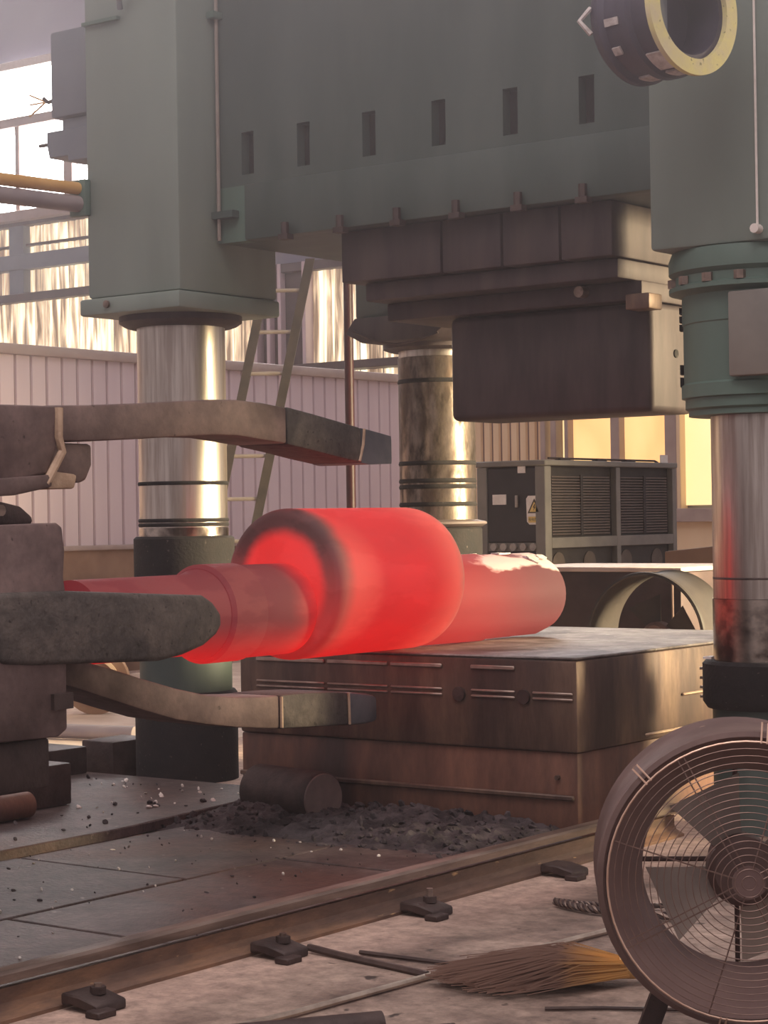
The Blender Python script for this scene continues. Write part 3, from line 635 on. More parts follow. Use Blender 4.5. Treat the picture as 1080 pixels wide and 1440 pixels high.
# ================================================================== RAILS
def rail(u, y0, y1, name, label):
    t = empty(name, (u, (y0 + y1) / 2, 0), label, 'rail', None)
    P = [(-0.062, 0.0), (0.062, 0.0), (0.062, 0.012), (0.022, 0.03), (0.012, 0.05), (0.012, 0.095), (0.035, 0.115), (0.036, 0.14), (0.028, 0.15), (-0.028, 0.15), (-0.036, 0.14), (-0.035, 0.115), (-0.012, 0.095), (-0.012, 0.05), (-0.022, 0.03), (-0.062, 0.012)]
    web = MB(); web.prism([(u + a, z) for a, z in P if z <= 0.1], y0, y1, 'y'); web.build('rail_web', 'rail_rust', t, sharp=25)
    hd = MB(); hd.prism([(u + a, z) for a, z in P if z > 0.09 and not (abs(a) < 0.013 and z < 0.1)], y0, y1, 'y'); hd.build('rail_head', 'rail_steel', t, sharp=35)
    return t
rail(-4.665, -3.0, 8.45, 'crane_rail', 'rusty steel rail crossing the foreground from left to right')
rail(-7.55, -3.0, 6.35, 'crane_rail', 'second dark rail under the manipulator at far left')
clips = [(4.504, 'rail clamp nearest the bottom left corner of the rail'), (5.40, 'second rail clamp from the left on the rail foot'), (6.27, 'rail clamp with upright bolt below the debris heap'), (7.26, 'small rail clamp beside the fan edge')]
for y, lab in clips:
    t = empty('rail_clamp', (-4.52, y, 0), lab, 'clamp', None)
    q = MB(); q.prism([(-4.60, 0.014), (-4.56, 0.02), (-4.44, 0.0), (-4.44, 0.032), (-4.52, 0.05), (-4.60, 0.052)], y - 0.065, y + 0.065, 'y'); q.bevel(0.006, 1).build('clamp_plate', 'dark_iron', t)
    MB().box((-4.46, y - 0.10, 0.0), (-4.40, y - 0.02, 0.022)).bevel(0.004, 1).build('clamp_shim', 'dark_iron', t)
    if y < 7:
        q = MB(); q.cyl((-4.51, y + 0.01, 0.048), (-4.51, y + 0.01, 0.07), 0.026, 6); q.build('nut', 'dark_iron', t)
        q = MB(); q.cyl((-4.51, y + 0.01, 0.07), (-4.51, y + 0.01, 0.10 if 6 < y else 0.08), 0.013, 10); q.build('bolt', 'rail_steel', t)

# dark timber / steel baulks around the far rail
def single(q, name, m, label, cat, group=None, **k):
    return tag(q.build(name, m, **k), label, cat, group)
single(MB().box((-7.95, 6.42, 0.056), (-7.62, 7.46, 0.27)).bevel(0.012), 'steel_baulk', 'dark_iron', 'long dark steel baulk lying left of the column foot', 'baulk')
single(MB().box((-8.9, 7.3, 0.051), (-8.5, 8.45, 0.21)).bevel(0.012), 'steel_baulk', 'dark_iron', 'low dark block behind the long baulk, under the bright floor patch', 'baulk')
single(MB().box((-8.70, 8.60, 0.0), (-8.44, 8.95, 0.22)).bevel(0.012), 'steel_block', 'dark_iron', 'small upright black block against the left column foot', 'block')
single(MB().cyl((-8.12, 7.62, 0.095), (-7.98, 7.80, 0.095), 0.045, 14), 'pipe_stub', 'dark_iron', 'short dark stub of pipe at the end of the long baulk', 'pipe')
t = empty('round_bar', (-7.44, 6.9, 0.055), 'short rusty round bar with a bright cut end on the raised plate', 'bar')
MB().cyl((-7.46, 6.66, 0.12), (-7.46, 7.00, 0.12), 0.064, 20).build('bar_body', 'rust_steel', t)
q = MB(); q.cyl((-7.46, 6.658, 0.12), (-7.46, 6.652, 0.12), 0.062, 20); q.build('cut_end', 'white_label', t)
single(MB().tube([(-10.9, 9.9, 0.06), (-9.75, 10.15, 0.06)], 0.05, 12), 'steel_pipe', 'grey_pipe', 'pale pipe lying on the bright floor left of the column', 'pipe')
t = empty('wheel_disc', (-11.45, 11.5, 0), 'reddish wheel disc standing on the bright floor behind the lower arm', 'wheel')
q = MB(); q.lathe([(-0.06, 0.0), (-0.06, 0.21), (-0.03, 0.22), (-0.03, 0.26), (0.06, 0.26), (0.06, 0.0)], (-11.45, 11.5, 0.262), (0.55, -0.83, 0), 36); q.build('disc', 'red_dusty' if 'red_dusty' in MATS else 'wall_dado', t)
q = MB(); q.lathe([(-0.02, 0.0), (-0.02, 0.05), (0.085, 0.05), (0.085, 0.0)], (-11.45, 11.5, 0.262), (0.55, -0.83, 0), 20); q.build('hub', 'dark_iron', t)
q = MB(); q.lathe([(0.06, 0.16), (0.075, 0.16), (0.075, 0.19), (0.06, 0.19)], (-11.45, 11.5, 0.262), (0.55, -0.83, 0), 36, closed=True); q.build('rib', 'siding_tan', t)

# ================================================================== LOG, DEBRIS
t = empty('steel_log', (-6.2, 7.75, 0), 'short round steel log half buried in black scale before the anvil bed', 'log')
MB().lathe([(-0.50, 0), (-0.50, 0.13), (-0.01, 0.13), (0.0, 0.123), (0.0, 0.0)], (-6.26, 7.83, 0.135), (1, -0.2, 0), 32).build('log_body', 'dark_iron', t)
q = MB(); q.lathe([(0.001, 0), (0.001, 0.122), (0.008, 0.118), (0.008, 0.0)], (-6.26, 7.83, 0.135), (1, -0.2, 0), 32); q.build('cut_face', 'wall_dado_grey', t)

# heap of scale and rubble: a rough mound with grains, one stuff object
import mathutils.noise as mnoise
heap = MB(); NX, NY = 110, 64
x0, x1, y0, y1 = -7.05, -4.85, 7.15, 8.09
grid = {}
for i in range(NX + 1):
    for j in range(NY + 1):
        x = x0 + (x1 - x0) * i / NX; y = y0 + (y1 - y0) * j / NY
        e = min(1, max(0, (y - 7.28 - 0.12 * mnoise.noise((x * 2, 3, 0))) / 0.7))
        ex = min(1, max(0, (x - x0) / 0.25)) * min(1, max(0, (x1 - x) / 0.5))
        h = 0.125 * e ** 0.8 * ex * (0.75 + 0.5 * mnoise.noise((x * 2.2, y * 2.2, 1)))
        h += (0.03 * mnoise.noise((x * 16, y * 16, 2)) + 0.02 * mnoise.noise((x * 40, y * 40, 5))) * min(1, e * 4) * ex
        if j == NY or i in (0, NX) or j == 0: h = -0.02 if j == 0 or i in (0, NX) else h
        grid[i, j] = heap.bm.verts.new((x, y, max(h, -0.02)))
for i in range(NX):
    for j in range(NY): heap.bm.faces.new((grid[i, j], grid[i+1, j], grid[i+1, j+1], grid[i, j+1]))
def chunk(bm, c, r):
    m = Matrix.Translation(c) @ Matrix.Rotation(random.uniform(0, 6.3), 4, Vector((random.random(), random.random(), 1)).normalized()) @ Matrix.Diagonal((r * random.uniform(0.6, 1.5), r * random.uniform(0.6, 1.2), r * random.uniform(0.3, 0.7), 1))
    bmesh.ops.create_icosphere(bm, subdivisions=1, radius=1, matrix=m)
for k in range(420):
    i = random.randint(4, NX - 8); j = random.randint(8, NY - 2); c = grid[i, j].co
    chunk(heap.bm, (c.x, c.y, c.z + 0.004), random.choice((0.008, 0.012, 0.018, 0.026)))
hp = heap.build('scale_heap', 'ash', sharp=30); tag(hp, 'heap of dark grey forge scale in front of the anvil bed', 'debris', kind='stuff')
# loose flakes over the plates
fk = MB()
for k in range(110):
    u = random.uniform(-6.75, -4.85); v = random.uniform(4.4, 7.6)
    chunk(fk.bm, (u, v, 0.02), random.choice((0.004, 0.006, 0.009)))
for k in range(70):
    u = random.uniform(-8.4, -6.95); v = random.uniform(6.3, 8.3)
    if u < -7.5 and v < 7.9: continue
    chunk(fk.bm, (u, v, 0.06), random.choice((0.006, 0.01, 0.016)))
tag(fk.build('loose_scale', 'ash', sharp=30), 'scattered dark scale crumbs over the floor plates', 'debris', kind='stuff')
fk = MB()
for k in range(60):
    u = random.uniform(-6.75, -4.95); v = random.uniform(4.2, 7.3)
    chunk(fk.bm, (u, v, 0.02), random.choice((0.005, 0.008, 0.011)))
for k in range(45):
    u = random.uniform(-8.3, -7.05); v = random.uniform(7.3, 8.3)
    if u < -7.6 and v < 7.95: continue
    chunk(fk.bm, (u, v, 0.058), random.choice((0.007, 0.012, 0.018)))
tag(fk.build('bright_scale', 'white_label', sharp=30), 'small shiny pale scale flakes scattered on the dark plates', 'debris', kind='stuff')

# ================================================================== FAN
def fan(name, loc, rz, R, label, detail=True, cz=None):
    """industrial drum fan; axis +y in its own frame points to the viewer's side (front guard)"""
    t = empty(name, loc, label, 'fan', None)
    t.rotation_euler = (0, 0, rz)
    D = 0.36 * R / 0.39
    def put(q, n, m, sharp=40, par=t):
        o = q.build(n, m, par, sharp=sharp, raw=True); return o
    cz = cz or R * 1.317
    O = (0, 0, cz)
    # drum with rolled rims, inner throat cone
    put(MB().lathe([(-D, R * 1.02), (-D * 0.97, R * 1.05), (-D * 0.92, R * 1.02), (-0.07, R * 1.0), (-0.05, R * 1.03), (-0.02, R * 1.045), (0.0, R * 1.035), (0.006, R * 1.0), (0.0, R * 0.985), (-0.03, R * 0.98), (-D * 0.95, R * 0.99)], O, (0, 1, 0), 72, closed=True), 'drum', 'fan_body' if detail else 'grille_dark')
    if detail: put(MB().lathe([(-0.02, R * 0.978), (-0.10, R * 0.86), (-0.20, R * 0.74), (-0.24, R * 0.70), (-0.25, R * 0.72), (-0.10, R * 0.90), (-0.028, R * 0.982)], O, (0, 1, 0), 72, closed=True), 'inlet_cone', 'fan_inner')
    # motor and hub
    put(MB().lathe([(-D * 1.1, 0), (-D * 1.1, R * 0.2), (-0.22, R * 0.2), (-0.22, 0)], O, (0, 1, 0), 28), 'motor', 'dark_iron')
    put(MB().lathe([(-0.218, 0), (-0.218, R * 0.25), (-0.14, R * 0.25), (-0.12, R * 0.2), (-0.12, 0)], O, (0, 1, 0), 32), 'hub', 'fan_body')
    for k in range(4):
        a0 = 2 * PI * k / 4 + 0.42; q = MB(); fr = []
        for i in range(6):
            f_ = i / 5; r = R * (0.24 + 0.44 * f_); w = R * (0.15 + 0.16 * f_); tw = 0.75 - 0.35 * f_
            row = []
            for s_ in (-1, 1):
                a = a0 + s_ * w * math.cos(tw) / r; y = -0.19 + s_ * w * math.sin(tw) * 0.5
                for dy in (-0.003, 0.003): row.append(q.bm.verts.new((math.sin(a) * r, y + dy, cz + math.cos(a) * r)))
            fr.append(row)
        for a, b in zip(fr, fr[1:]):
            for i0, i1 in ((0, 1), (1, 3), (3, 2), (2, 0)): q.bm.faces.new((a[i0], a[i1], b[i1], b[i0]))
        q.bm.faces.new((fr[0][0], fr[0][1], fr[0][3], fr[0][2])); q.bm.faces.new((fr[-1][0], fr[-1][2], fr[-1][3], fr[-1][1]))
        put(q, 'fan_blade', 'blade' if detail else 'grille_dark')
    # rear motor cross
    for a in (0.0, PI / 2):
        d = Vector((math.cos(a), 0, math.sin(a)))
        put(MB().tube([Vector((0, -D * 0.98, cz)) - d * R * 0.98, Vector((0, -D * 0.98, cz)) + d * R * 0.98], 0.008, 6), 'motor_strut', 'fan_body')
    # front wire guard
    dome = lambda r: 0.015 + 0.03 * (1 - (r / R) ** 2)
    n = 20 if detail else 7
    for k in range(n if detail else 0):
        r = R * (0.97 * (k + 1) / n)
        pts = [(math.cos(2*PI*i/64) * r, dome(r), cz + math.sin(2*PI*i/64) * r) for i in range(64)]
        put(MB().tube(pts, 0.003 if k == n - 1 else 0.0014, 5, closed=True), 'guard_ring', 'wire_bright' if k == n - 1 else 'wire')
    if detail:
        for k in range(8):
            a = 2 * PI * k / 8 + 0.30
            for off in (-0.009, 0.009) if k % 2 else (0.0,):
                pts = []
                for i in range(7):
                    r = R * (0.10 + 0.87 * i / 6); pts.append((math.cos(a) * r - math.sin(a) * off, dome(r) - 0.004, cz + math.sin(a) * r + math.cos(a) * off))
                put(MB().tube(pts, 0.0022, 5), 'guard_spoke', 'wire')
        put(MB().lathe([(0.03, 0), (0.03, R * 0.115), (0.036, R * 0.115), (0.036, 0)], O, (0, 1, 0), 28), 'guard_badge', 'fan_inner')
        for a in (0.80, 1.70, -1.38):
            d = Vector((math.cos(a), 0, math.sin(a))); c0 = Vector(O)
            e = Vector((-d.z, 0, d.x)) * 0.008
            put(MB().tube([c0 + d * R * 0.96 + e + Vector((0, 0.02, 0)), c0 + d * R * 1.10 + e + Vector((0, -0.01, 0)), c0 + d * R * 1.10 - e + Vector((0, -0.01, 0)), c0 + d * R * 0.96 - e + Vector((0, 0.02, 0))], 0.0028, 5), 'guard_clip', 'wire_bright')
    # stand
    for sx in (-1, 1):
        q = MB(); q.prism([(sx * R * 0.62, cz - R * 0.80), (sx * R * 0.50, cz - R * 0.88), (sx * R * 0.66, 0.0), (sx * R * 0.82, 0.0)], -D * 0.62, -D * 0.5, 'y'); put(q, 'stand_leg', 'dark_iron')
        q = MB(); q.box((sx * R * 0.74 - 0.04, -D * 0.95, 0.0), (sx * R * 0.74 + 0.04, 0.02, 0.025)); put(q, 'stand_foot', 'dark_iron')
    return t
FAN_R = 0.388
fan('drum_fan', (-2.525, 4.985, 0), PI + math.radians(32), FAN_R, 'big dusty brown drum fan with wire guard at lower right')
fan('drum_fan', (-6.47, 11.40, 0), PI + 0.0, 0.41, 'distant dark drum fan standing behind the anvil block', detail=False, cz=0.71)

# ================================================================== FOREGROUND BITS
t = empty('straw_broom', (-3.45, 5.55, 0), 'straw broom head with dark worn tips lying beside the fan', 'broom')
root_, dirv = Vector((-3.30, 5.68, 0.055)), Vector((-0.84, -0.54, 0)).normalized(); side = Vector((dirv.y, -dirv.x, 0))
def straw_mat():
    m = bpy.data.materials.new('broom_straw'); m.use_nodes = True; N = m.node_tree.nodes; L = m.node_tree.links; b = N['Principled BSDF']; b.inputs['Roughness'].default_value = 0.8
    tc = N.new('ShaderNodeTexCoord'); sp = N.new('ShaderNodeVectorMath'); sp.operation = 'DOT_PRODUCT'; sp.inputs[1].default_value = dirv
    L.new(tc.outputs['Object'], sp.inputs[0])
    nz = N.new('ShaderNodeTexNoise'); nz.inputs['Scale'].default_value = 9; L.new(tc.outputs['Object'], nz.inputs[0])
    ad = N.new('ShaderNodeMath'); ad.operation = 'MULTIPLY_ADD'; L.new(nz.outputs[0], ad.inputs[0]); ad.inputs[1].default_value = 0.22; L.new(sp.outputs['Value'], ad.inputs[2])
    cr = N.new('ShaderNodeValToRGB'); cr.color_ramp.elements[0].position = 0.17; cr.color_ramp.elements[1].position = 0.34
    cr.color_ramp.elements[0].color = (*lin((214,164,98)), 1); cr.color_ramp.elements[1].color = (*lin((146,116,102)), 1)
    L.new(ad.outputs[0], cr.inputs[0]); L.new(cr.outputs[0], b.inputs['Base Color']); MATS['broom_straw'] = m
straw_mat()
br = MB()
for k in range(900):
    f_ = random.gauss(0, 0.42); f_ = max(-1, min(1, f_)); g = random.uniform(-1, 1)
    L_ = random.uniform(0.40, 0.66) * (1 - 0.22 * abs(f_)); p0 = root_ + side * f_ * 0.03 + Vector((0, 0, g * 0.025))
    p1 = p0 + dirv * L_ * 0.5 + side * f_ * 0.13 + Vector((0, 0, g * 0.02 + 0.01)); p2 = p0 + dirv * L_ + side * (f_ * 0.22 + random.uniform(-0.02, 0.02))
    p1.z = max(0.030, p1.z); p2.z = max(0.029, 0.035 + g * 0.022)
    br.tube([p0, p1, p2], 0.0017, 3)
for k in range(6):
    p0 = root_ + side * (0.6 + k * 0.05) * 0.04
    br.tube([p0, p0 + dirv * 0.10 + side * 0.09, p0 + dirv * 0.20 + side * (0.17 + 0.02 * k) - Vector((0, 0, 0.02))], 0.0018, 3)
bo = br.build('bristles', 'broom_straw', raw=True)
bo.data.transform(Matrix.Translation(-root_)); bo.parent = t; bo.location = root_ - t.location; bo['kind'] = 'stuff'
q = MB(); q.tube([root_ + dirv * 0.03, root_ - dirv * 0.06], 0.036, 12); q.build('binding', 'straw', t)
q = MB(); q.tube([root_ - dirv * 0.06, root_ - dirv * 0.5], 0.014, 10); q.build('broom_handle', 'rod_steel', t)
single(MB().tube([(-4.02, 4.15, 0.014), (-3.93, 4.75, 0.014), (-3.862, 5.556, 0.014), (-3.80, 6.0, 0.014), (-3.73, 6.55, 0.014)], 0.011, 8), 'steel_rod', 'rod_steel', 'long thin pale rod running under the broom on concrete', 'rod')
single(MB().tube([(-4.47, 5.50, 0.02), (-4.30, 5.48, 0.012), (-4.05, 5.44, 0.01), (-3.90, 5.41, 0.01)], 0.013, 6), 'iron_strip', 'dark_strip', 'thin dark strip from the rail foot to the broom tips, lower one', 'strip')
single(MB().tube([(-4.30, 5.57, 0.01), (-4.03, 5.585, 0.01), (-3.885, 5.595, 0.01)], 0.008, 6), 'iron_strip', 'dark_strip', 'thin dark strip ending at the broom tips, upper one', 'strip')
single(MB().tube([(-3.34, 5.24, 0.008), (-3.2, 5.34, 0.008), (-3.03, 5.43, 0.008), (-2.7, 5.6, 0.008)], 0.006, 6), 'iron_strip', 'dark_strip', 'two-metre dark strip right below the straw broom', 'strip')
single(MB().cyl((-3.93, 4.12, 0.046), (-3.53, 4.67, 0.046), 0.045, 20), 'iron_pipe', 'dark_iron', 'dark round bar cut by the bottom edge of the view', 'bar')
single(MB().cyl((-3.58, 4.40, 0.04), (-3.31, 4.72, 0.04), 0.036, 16), 'iron_pipe', 'dark_iron', 'smaller dark bar end at the bottom edge, right of the big bar', 'bar')
# wire rope sling: two twisted strands side by side
t = empty('wire_rope', (-4.0, 6.65, 0), 'twisted steel wire rope end lying between rail and fan', 'rope')
for s_, pts in enumerate(([(-4.19, 6.66, 0.022), (-4.10, 6.625, 0.022), (-4.0, 6.60, 0.022), (-3.86, 6.60, 0.022), (-3.6, 6.66, 0.022)], [(-4.18, 6.67, 0.024), (-4.08, 6.68, 0.02), (-3.98, 6.72, 0.018), (-3.8, 6.82, 0.018)])):
    P_ = [Vector(p) for p in pts]
    for st in range(4):
        path = []; tot = 60
        for i in range(tot + 1):
            f_ = i / tot * (len(P_) - 1); j = min(int(f_), len(P_) - 2); p = P_[j].lerp(P_[j+1], f_ - j); d = (P_[j+1] - P_[j]).normalized(); e1 = d.cross(Vector((0, 0, 1))); e2 = d.cross(e1)
            a = i * 0.75 + st * PI / 2; rr = 0.009 if s_ == 0 else 0.006
            path.append(p + (e1 * math.cos(a) + e2 * math.sin(a)) * rr)
        MB().tube(path, 0.0075 if s_ == 0 else 0.005, 5).build('rope_strand', 'dark_iron' if st % 2 else 'rail_steel', t)

# ================================================================== BACKGROUND THINGS
# cabinet (chiller)
t = empty('chiller_cabinet', (-9.3, 15.4, 0), 'black and grey cooling cabinet with grilles behind the right columns', 'cabinet')
cu0, cu1, cv0, cv1, cz1 = -9.70, -9.02, 14.28, 16.52, 1.97
MB().box((cu0 + 0.03, cv0 + 0.03, 0.05), (cu1 - 0.06, cv1 - 0.03, cz1 - 0.03)).build('cabinet_core', 'grille_dark', t)
for u in (cu0, cu1 - 0.10):
    MB().box((u, cv0, 0.0), (u + 0.10, cv0 + 0.10, cz1 - 0.05)).bevel(0.006, 1).build('corner_post', 'grey_frame', t)
for v in (cv0 + 1.16, cv1 - 0.07):
    MB().box((cu1 - 0.06, v, 0.0), (cu1, v + 0.07, cz1 - 0.05)).bevel(0.005, 1).build('side_post', 'grey_frame', t)
for z in (1.235, 0.05):
    MB().box((cu1 - 0.055, cv0 + 0.10, z), (cu1 - 0.002, cv1, z + 0.09)).bevel(0.005, 1).build('side_rail', 'grey_frame', t)
MB().box((cu0 - 0.01, cv0 - 0.01, cz1 - 0.048), (cu1 + 0.01, cv1 + 0.01, cz1)).bevel(0.008, 1).build('top_sheet', 'grey_frame', t)
for i, (a, b) in enumerate(((cv0 + 0.16, cv0 + 1.10), (cv0 + 1.29, cv1 - 0.12))):
    q = MB()
    z = 1.345
    while z < 1.84: q.box((cu1 - 0.058, a, z), (cu1 - 0.035, b, z + 0.012)); z += 0.024
    g = q.build('grille_slats', 'slat', t); g['kind'] = 'stuff'
    MB().box((cu1 - 0.034, (a + b) / 2 - 0.02, 1.34), (cu1 - 0.028, (a + b) / 2 + 0.02, 1.85)).build('grille_bar', 'grille_dark', t)
MB().box((cu0 + 0.10, cv0 + 0.012, 1.29), (cu1 - 0.10, cv0 + 0.029, cz1 - 0.06)).bevel(0.005, 1).build('front_door', 'cabinet_black', t)
MB().box((cu0 + 0.10, cv0 + 0.015, 1.215), (cu1 - 0.10, cv0 + 0.029, 1.285)).build('gauge_panel', 'grey_frame', t)
MB().box((cu0 + 0.10, cv0 + 0.012, 0.10), (cu1 - 0.10, cv0 + 0.029, 1.21)).build('lower_panel', 'cabinet_black', t)
for k in range(5):
    u = -9.535 + k * 0.098
    q = MB(); q.cyl((u, cv0 + 0.014, 1.25), (u, cv0 - 0.012, 1.25), 0.031, 16); g = q.build('gauge', 'dial', t)
    q = MB(); q.box((u - 0.018, cv0 + 0.0, 1.175), (u + 0.018, cv0 + 0.011, 1.187)); q.build('gauge_tag', 'white_label', t)
for (u0, u1, z0, z1) in ((-9.545, -9.41, 1.605, 1.69), (-9.29, -9.215, 1.865, 1.925)):
    MB().box((u0, cv0 + 0.004, z0), (u1, cv0 + 0.011, z1)).build('paper_label', 'white_label', t)
hd = MB().box((-9.315, cv0 - 0.01, 1.58), (-9.29, cv0 + 0.011, 1.68)).bevel(0.004, 1).build('door_handle', 'dial', t)
sg = MB().prism([(-9.205, 1.46), (-9.18, 1.435), (-9.06, 1.435), (-9.06, 1.675), (-9.19, 1.675), (-9.21, 1.65)], cv0 + 0.004, cv0 + 0.011, 'y').build('warning_sign', 'white_label', t)
def sign_part(pts, y, n, m):
    q = MB(); q.prism(pts, y, y + 0.002, 'y'); q.build(n, m, sg, raw=True)
def tri(cx, z0, w, h): return [(cx - w, z0), (cx + w, z0), (cx, z0 + h)]
# the sign's own parts, given in world metres under the empty, shifted to the empty's frame
off = t.location
def sp_(pts, d, n, m):
    q = MB(); q.prism([(x - off.x, z - off.z) for x, z in pts], cv0 - off.y + d, cv0 - off.y + d + 0.0018, 'y'); q.build(n, m, sg, raw=True)
sp_(tri(-9.13, 1.53, 0.066, 0.122), 0.0020, 'warning_triangle', 'sign_black')
sp_(tri(-9.13, 1.541, 0.046, 0.084), 0.0, 'triangle_field', 'sign_yellow')
sp_([(-9.126, 1.606), (-9.142, 1.575), (-9.130, 1.577), (-9.138, 1.549), (-9.116, 1.583), (-9.127, 1.582), (-9.118, 1.604)], -0.002, 'lightning_bolt', 'sign_black')
sp_([(-9.19, 1.452), (-9.075, 1.452), (-9.075, 1.502), (-9.19, 1.502)], 0.0020, 'caption_field', 'sign_yellow')
fc = bpy.data.curves.new('caption_text', 'FONT'); fc.body = '有电危险'; fc.size = 0.028; fc.align_x = 'CENTER'; fc.extrude = 0.0004
fo = bpy.data.objects.new('caption_source', fc); COL.objects.link(fo)
bpy.context.view_layer.update()
cm_ = bpy.data.meshes.new_from_object(fo.evaluated_get(bpy.context.evaluated_depsgraph_get()))
bpy.data.objects.remove(fo)
fo = bpy.data.objects.new('caption_text', cm_); COL.objects.link(fo); fo.parent = sg
fo.location = (-9.132 - off.x, cv0 - off.y + 0.0012, 1.468 - off.z); fo.rotation_euler = (PI/2, 0, 0); cm_.materials.clear(); cm_.materials.append(MATS['sign_black'])
for k, v in enumerate((cv0 + 0.35, cv0 + 0.95, cv0 + 1.45)):
    MB().box((cu1 - 0.12, v, cz1), (cu1 - 0.06, v + 0.16, cz1 + 0.025)).bevel(0.004, 1).build('top_bracket', 'dark_iron', t)
MB().tube([(cu1 - 0.09, cv0 + 0.2, cz1 + 0.018), (cu1 - 0.09, cv0 + 2.0, cz1 + 0.018), (cu1 - 0.09, cv0 + 2.06, cz1 + 0.002)], 0.010, 6).build('top_pipe', 'dark_iron', t)
MB().box((cu1 - 0.10, cv1 - 0.12, cz1), (cu1 - 0.085, cv1, cz1 + 0.075)).build('corner_plate', 'white_label', t)
for k, v in enumerate((cv0 + 0.28, cv0 + 0.78, cv0 + 1.40, cv0 + 1.95)):
    q = MB(); q.cyl((cu1 - 0.058, v, 1.10), (cu1 - 0.05, v, 1.10), 0.10, 18); q.build('fan_port', 'port_grey', t)

# dark slab and the rusty bin beside it
t = empty('steel_slab', (-7.1, 12.6, 0), 'dark square steel slab with pale top edge behind the anvil block', 'slab')
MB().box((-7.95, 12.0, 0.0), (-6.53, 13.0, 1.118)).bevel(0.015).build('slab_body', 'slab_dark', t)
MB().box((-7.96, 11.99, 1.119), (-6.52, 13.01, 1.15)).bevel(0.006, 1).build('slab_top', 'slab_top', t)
single(MB().prism([(-7.62, 0.0), (-6.3, 0.0), (-6.3, 1.34), (-7.62, 1.22)], 13.75, 14.6, 'y').bevel(0.01), 'scrap_bin', 'wall_dado', 'rusty brown bin right of the cabinet, behind the nearest column', 'bin')

# ladder
t = empty('steel_ladder', (-10.4, 12.0, 0), 'dark steel ladder leaning between two press columns', 'ladder')
A0, A1 = Vector((-10.62, 11.98, 0)), Vector((-10.02, 12.48, 3.55))      # right stile
Lr = Vector((-0.262, -0.178, 0.0))
lean = (A1 - A0)
def stile(a, b, n):
    q = MB(); d = (b - a).normalized(); s1 = Vector((0.8, 0.6, 0)) * 0.036; s2 = d.cross(s1).normalized() * 0.02
    vs = [q.bm.verts.new(p + i * s1 + j * s2) for p in (a, b) for i in (-1, 1) for j in (-1, 1)]
    bmesh.ops.convex_hull(q.bm, input=q.bm.verts); q.build(n, 'ladder_steel', t)
stile(A0, A1, 'stile'); stile(A0 + Lr, A1 + Lr, 'stile')
for z in (0.34, 0.67, 1.0, 1.345, 1.675, 2.01, 2.335, 2.655, 2.98, 3.305):
    p = A0 + lean * (z / 3.55)
    MB().tube([p - Lr * 0.08, p + Lr * 1.08], 0.016, 8).build('rung', 'rung', t)
single(MB().lathe([(0, 0), (0, 0.037), (4.4, 0.037), (4.4, 0)], (-9.79, 12.66, 0), (0, 0, 1), 14), 'red_post', 'red_paint', 'dark red round post standing right of the ladder', 'post')
t = empty('pipe_ring', (-13.6, 14.9, 0), 'short ring-ended pipe by the low wall left of the left column', 'pipe')
MB().lathe([(0, 0.10), (0, 0.16), (0.06, 0.16), (0.06, 0.12), (0.5, 0.12), (0.5, 0.10)], (-13.6, 14.75, 1.09), (0.6, -0.8, 0), 28, closed=True).build('ring_pipe', 'wall_trim', t)
MB().box((-13.55, 14.3, 0.0), (-13.25, 14.6, 0.965)).bevel(0.01).build('pipe_stand', 'wall_dado', t)

# drum hanging before the right housing
HC = (-4.535, 7.95, 3.69)
t = empty('hanging_drum', HC, 'dark drum with pale yellow end ring hanging at the top right', 'drum')
MB().lathe([(0.0, 0.0), (0.0, 0.26), (0.03, 0.285), (0.06, 0.285), (0.08, 0.262), (0.17, 0.262), (0.18, 0.283), (0.22, 0.283), (0.235, 0.262), (0.34, 0.262), (0.34, 0.20), (0.16, 0.20), (0.16, 0.0)], HC, (1, 0, 0), 56).build('drum_body', 'drum_dark', t)
q = MB(); n = 56; a0, a1 = math.radians(-200), math.radians(58)
rings = []
for i in range(n + 1):
    a = a0 + (a1 - a0) * i / n
    rings.append([q.bm.verts.new((HC[0] + x, HC[1] + math.cos(a) * r, HC[2] + math.sin(a) * r)) for x, r in ((0.342, 0.222), (0.342, 0.292), (0.368, 0.292), (0.368, 0.222))])
for a, b in zip(rings, rings[1:]):
    for k in range(4): q.bm.faces.new((a[k], a[(k+1) % 4], b[(k+1) % 4], b[k]))
q.bm.faces.new(rings[0]); q.bm.faces.new(rings[-1][::-1])
q.build('end_ring', 'ring_yellow', t)
for a, w, bands in ((-118, 24, ((0.24, 0.33),)), (-90, 20, ((0.085, 0.165), (0.24, 0.30))), (-140, 8, ((0.085, 0.13),)), (-168, 7, ((0.085, 0.165),))):
    for x0_, x1_ in bands:
        q = MB()
        for i in range(5):
            b = math.radians(a - w / 2 + w * i / 4)
            for r in (0.262, 0.272):
                for x in (x0_, x1_): q.bm.verts.new((HC[0] + x, HC[1] + math.cos(b) * r, HC[2] + math.sin(b) * r))
        bmesh.ops.convex_hull(q.bm, input=q.bm.verts); q.build('drum_highlight', 'flake_and_glint', t)  # pale patches paint highlights on the drum side
MB().box((HC[0] + 0.16, HC[1] - 0.03, HC[2] - 0.19), (HC[0] + 0.19, HC[1] + 0.03, HC[2] + 0.19)).build('inner_bar', 'valve_grey', t)
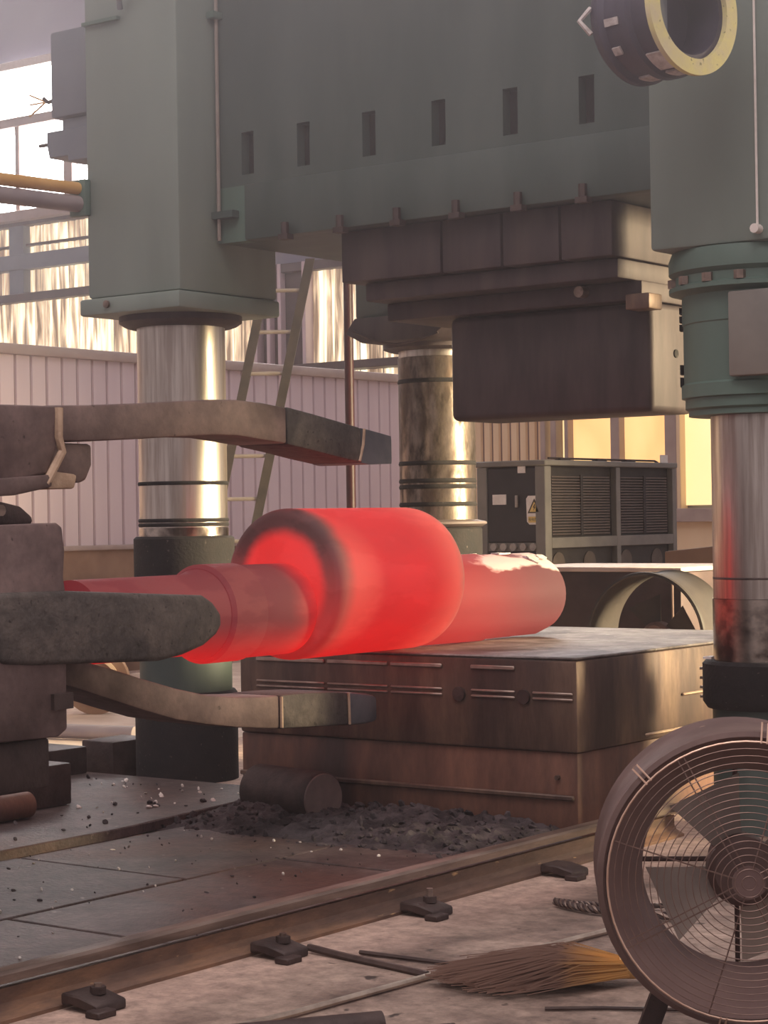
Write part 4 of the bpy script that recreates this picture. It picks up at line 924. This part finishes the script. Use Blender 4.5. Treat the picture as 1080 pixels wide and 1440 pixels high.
MB().tube([(HC[0] + 0.17, HC[1], HC[2] + 0.28), (HC[0] + 0.17, HC[1], 6.0)], 0.03, 10).build('hanger_rod', 'dark_iron', t)
MB().tube([(HC[0] + 0.02, HC[1] - 0.28, HC[2] + 0.02), (HC[0] + 0.0, HC[1] - 0.33, HC[2] - 0.04), (HC[0] + 0.04, HC[1] - 0.30, HC[2] - 0.10)], 0.012, 6).build('drum_catch', 'flake_and_glint', t)

t.rotation_euler = (0, 0, math.radians(-12))

# ================================================================== smoke haze of the hall

hz = MB(); hz.box((-39, -7, -0.35), (13, 24.8, 14.2)); ho = hz.build('smoke_haze', 'dark_iron')
hm = bpy.data.materials.new('haze'); hm.use_nodes = True; N = hm.node_tree.nodes; L = hm.node_tree.links; N.clear()
out = N.new('ShaderNodeOutputMaterial'); vs = N.new('ShaderNodeVolumeScatter'); vs.inputs['Anisotropy'].default_value = 0.45
tc = N.new('ShaderNodeTexCoord'); sp = N.new('ShaderNodeSeparateXYZ'); L.new(tc.outputs['Object'], sp.inputs[0])
mr = N.new('ShaderNodeMapRange'); mr.interpolation_type = 'SMOOTHSTEP'      # smoke gathers under the roof
mr.inputs[1].default_value = 1.7; mr.inputs[2].default_value = 4.4; mr.inputs[3].default_value = 0.0035; mr.inputs[4].default_value = 0.052
L.new(sp.outputs[2], mr.inputs[0])
far = N.new('ShaderNodeMapRange'); far.interpolation_type = 'SMOOTHSTEP'     # and thins out away from the press
far.inputs[1].default_value = 8.5; far.inputs[2].default_value = 11.0; far.inputs[3].default_value = 1.0; far.inputs[4].default_value = 0.03
L.new(sp.outputs[1], far.inputs[0])
mu = N.new('ShaderNodeMath'); mu.operation = 'MULTIPLY'; L.new(mr.outputs[0], mu.inputs[0]); L.new(far.outputs[0], mu.inputs[1]); L.new(mu.outputs[0], vs.inputs['Density'])
vs.inputs['Color'].default_value = (0.95, 0.96, 1.0, 1)
L.new(vs.outputs[0], out.inputs['Volume'])
ho.data.materials.clear(); ho.data.materials.append(hm)
tag(ho, 'pale smoke haze gathering around the upper part of the press', 'haze', kind='stuff')
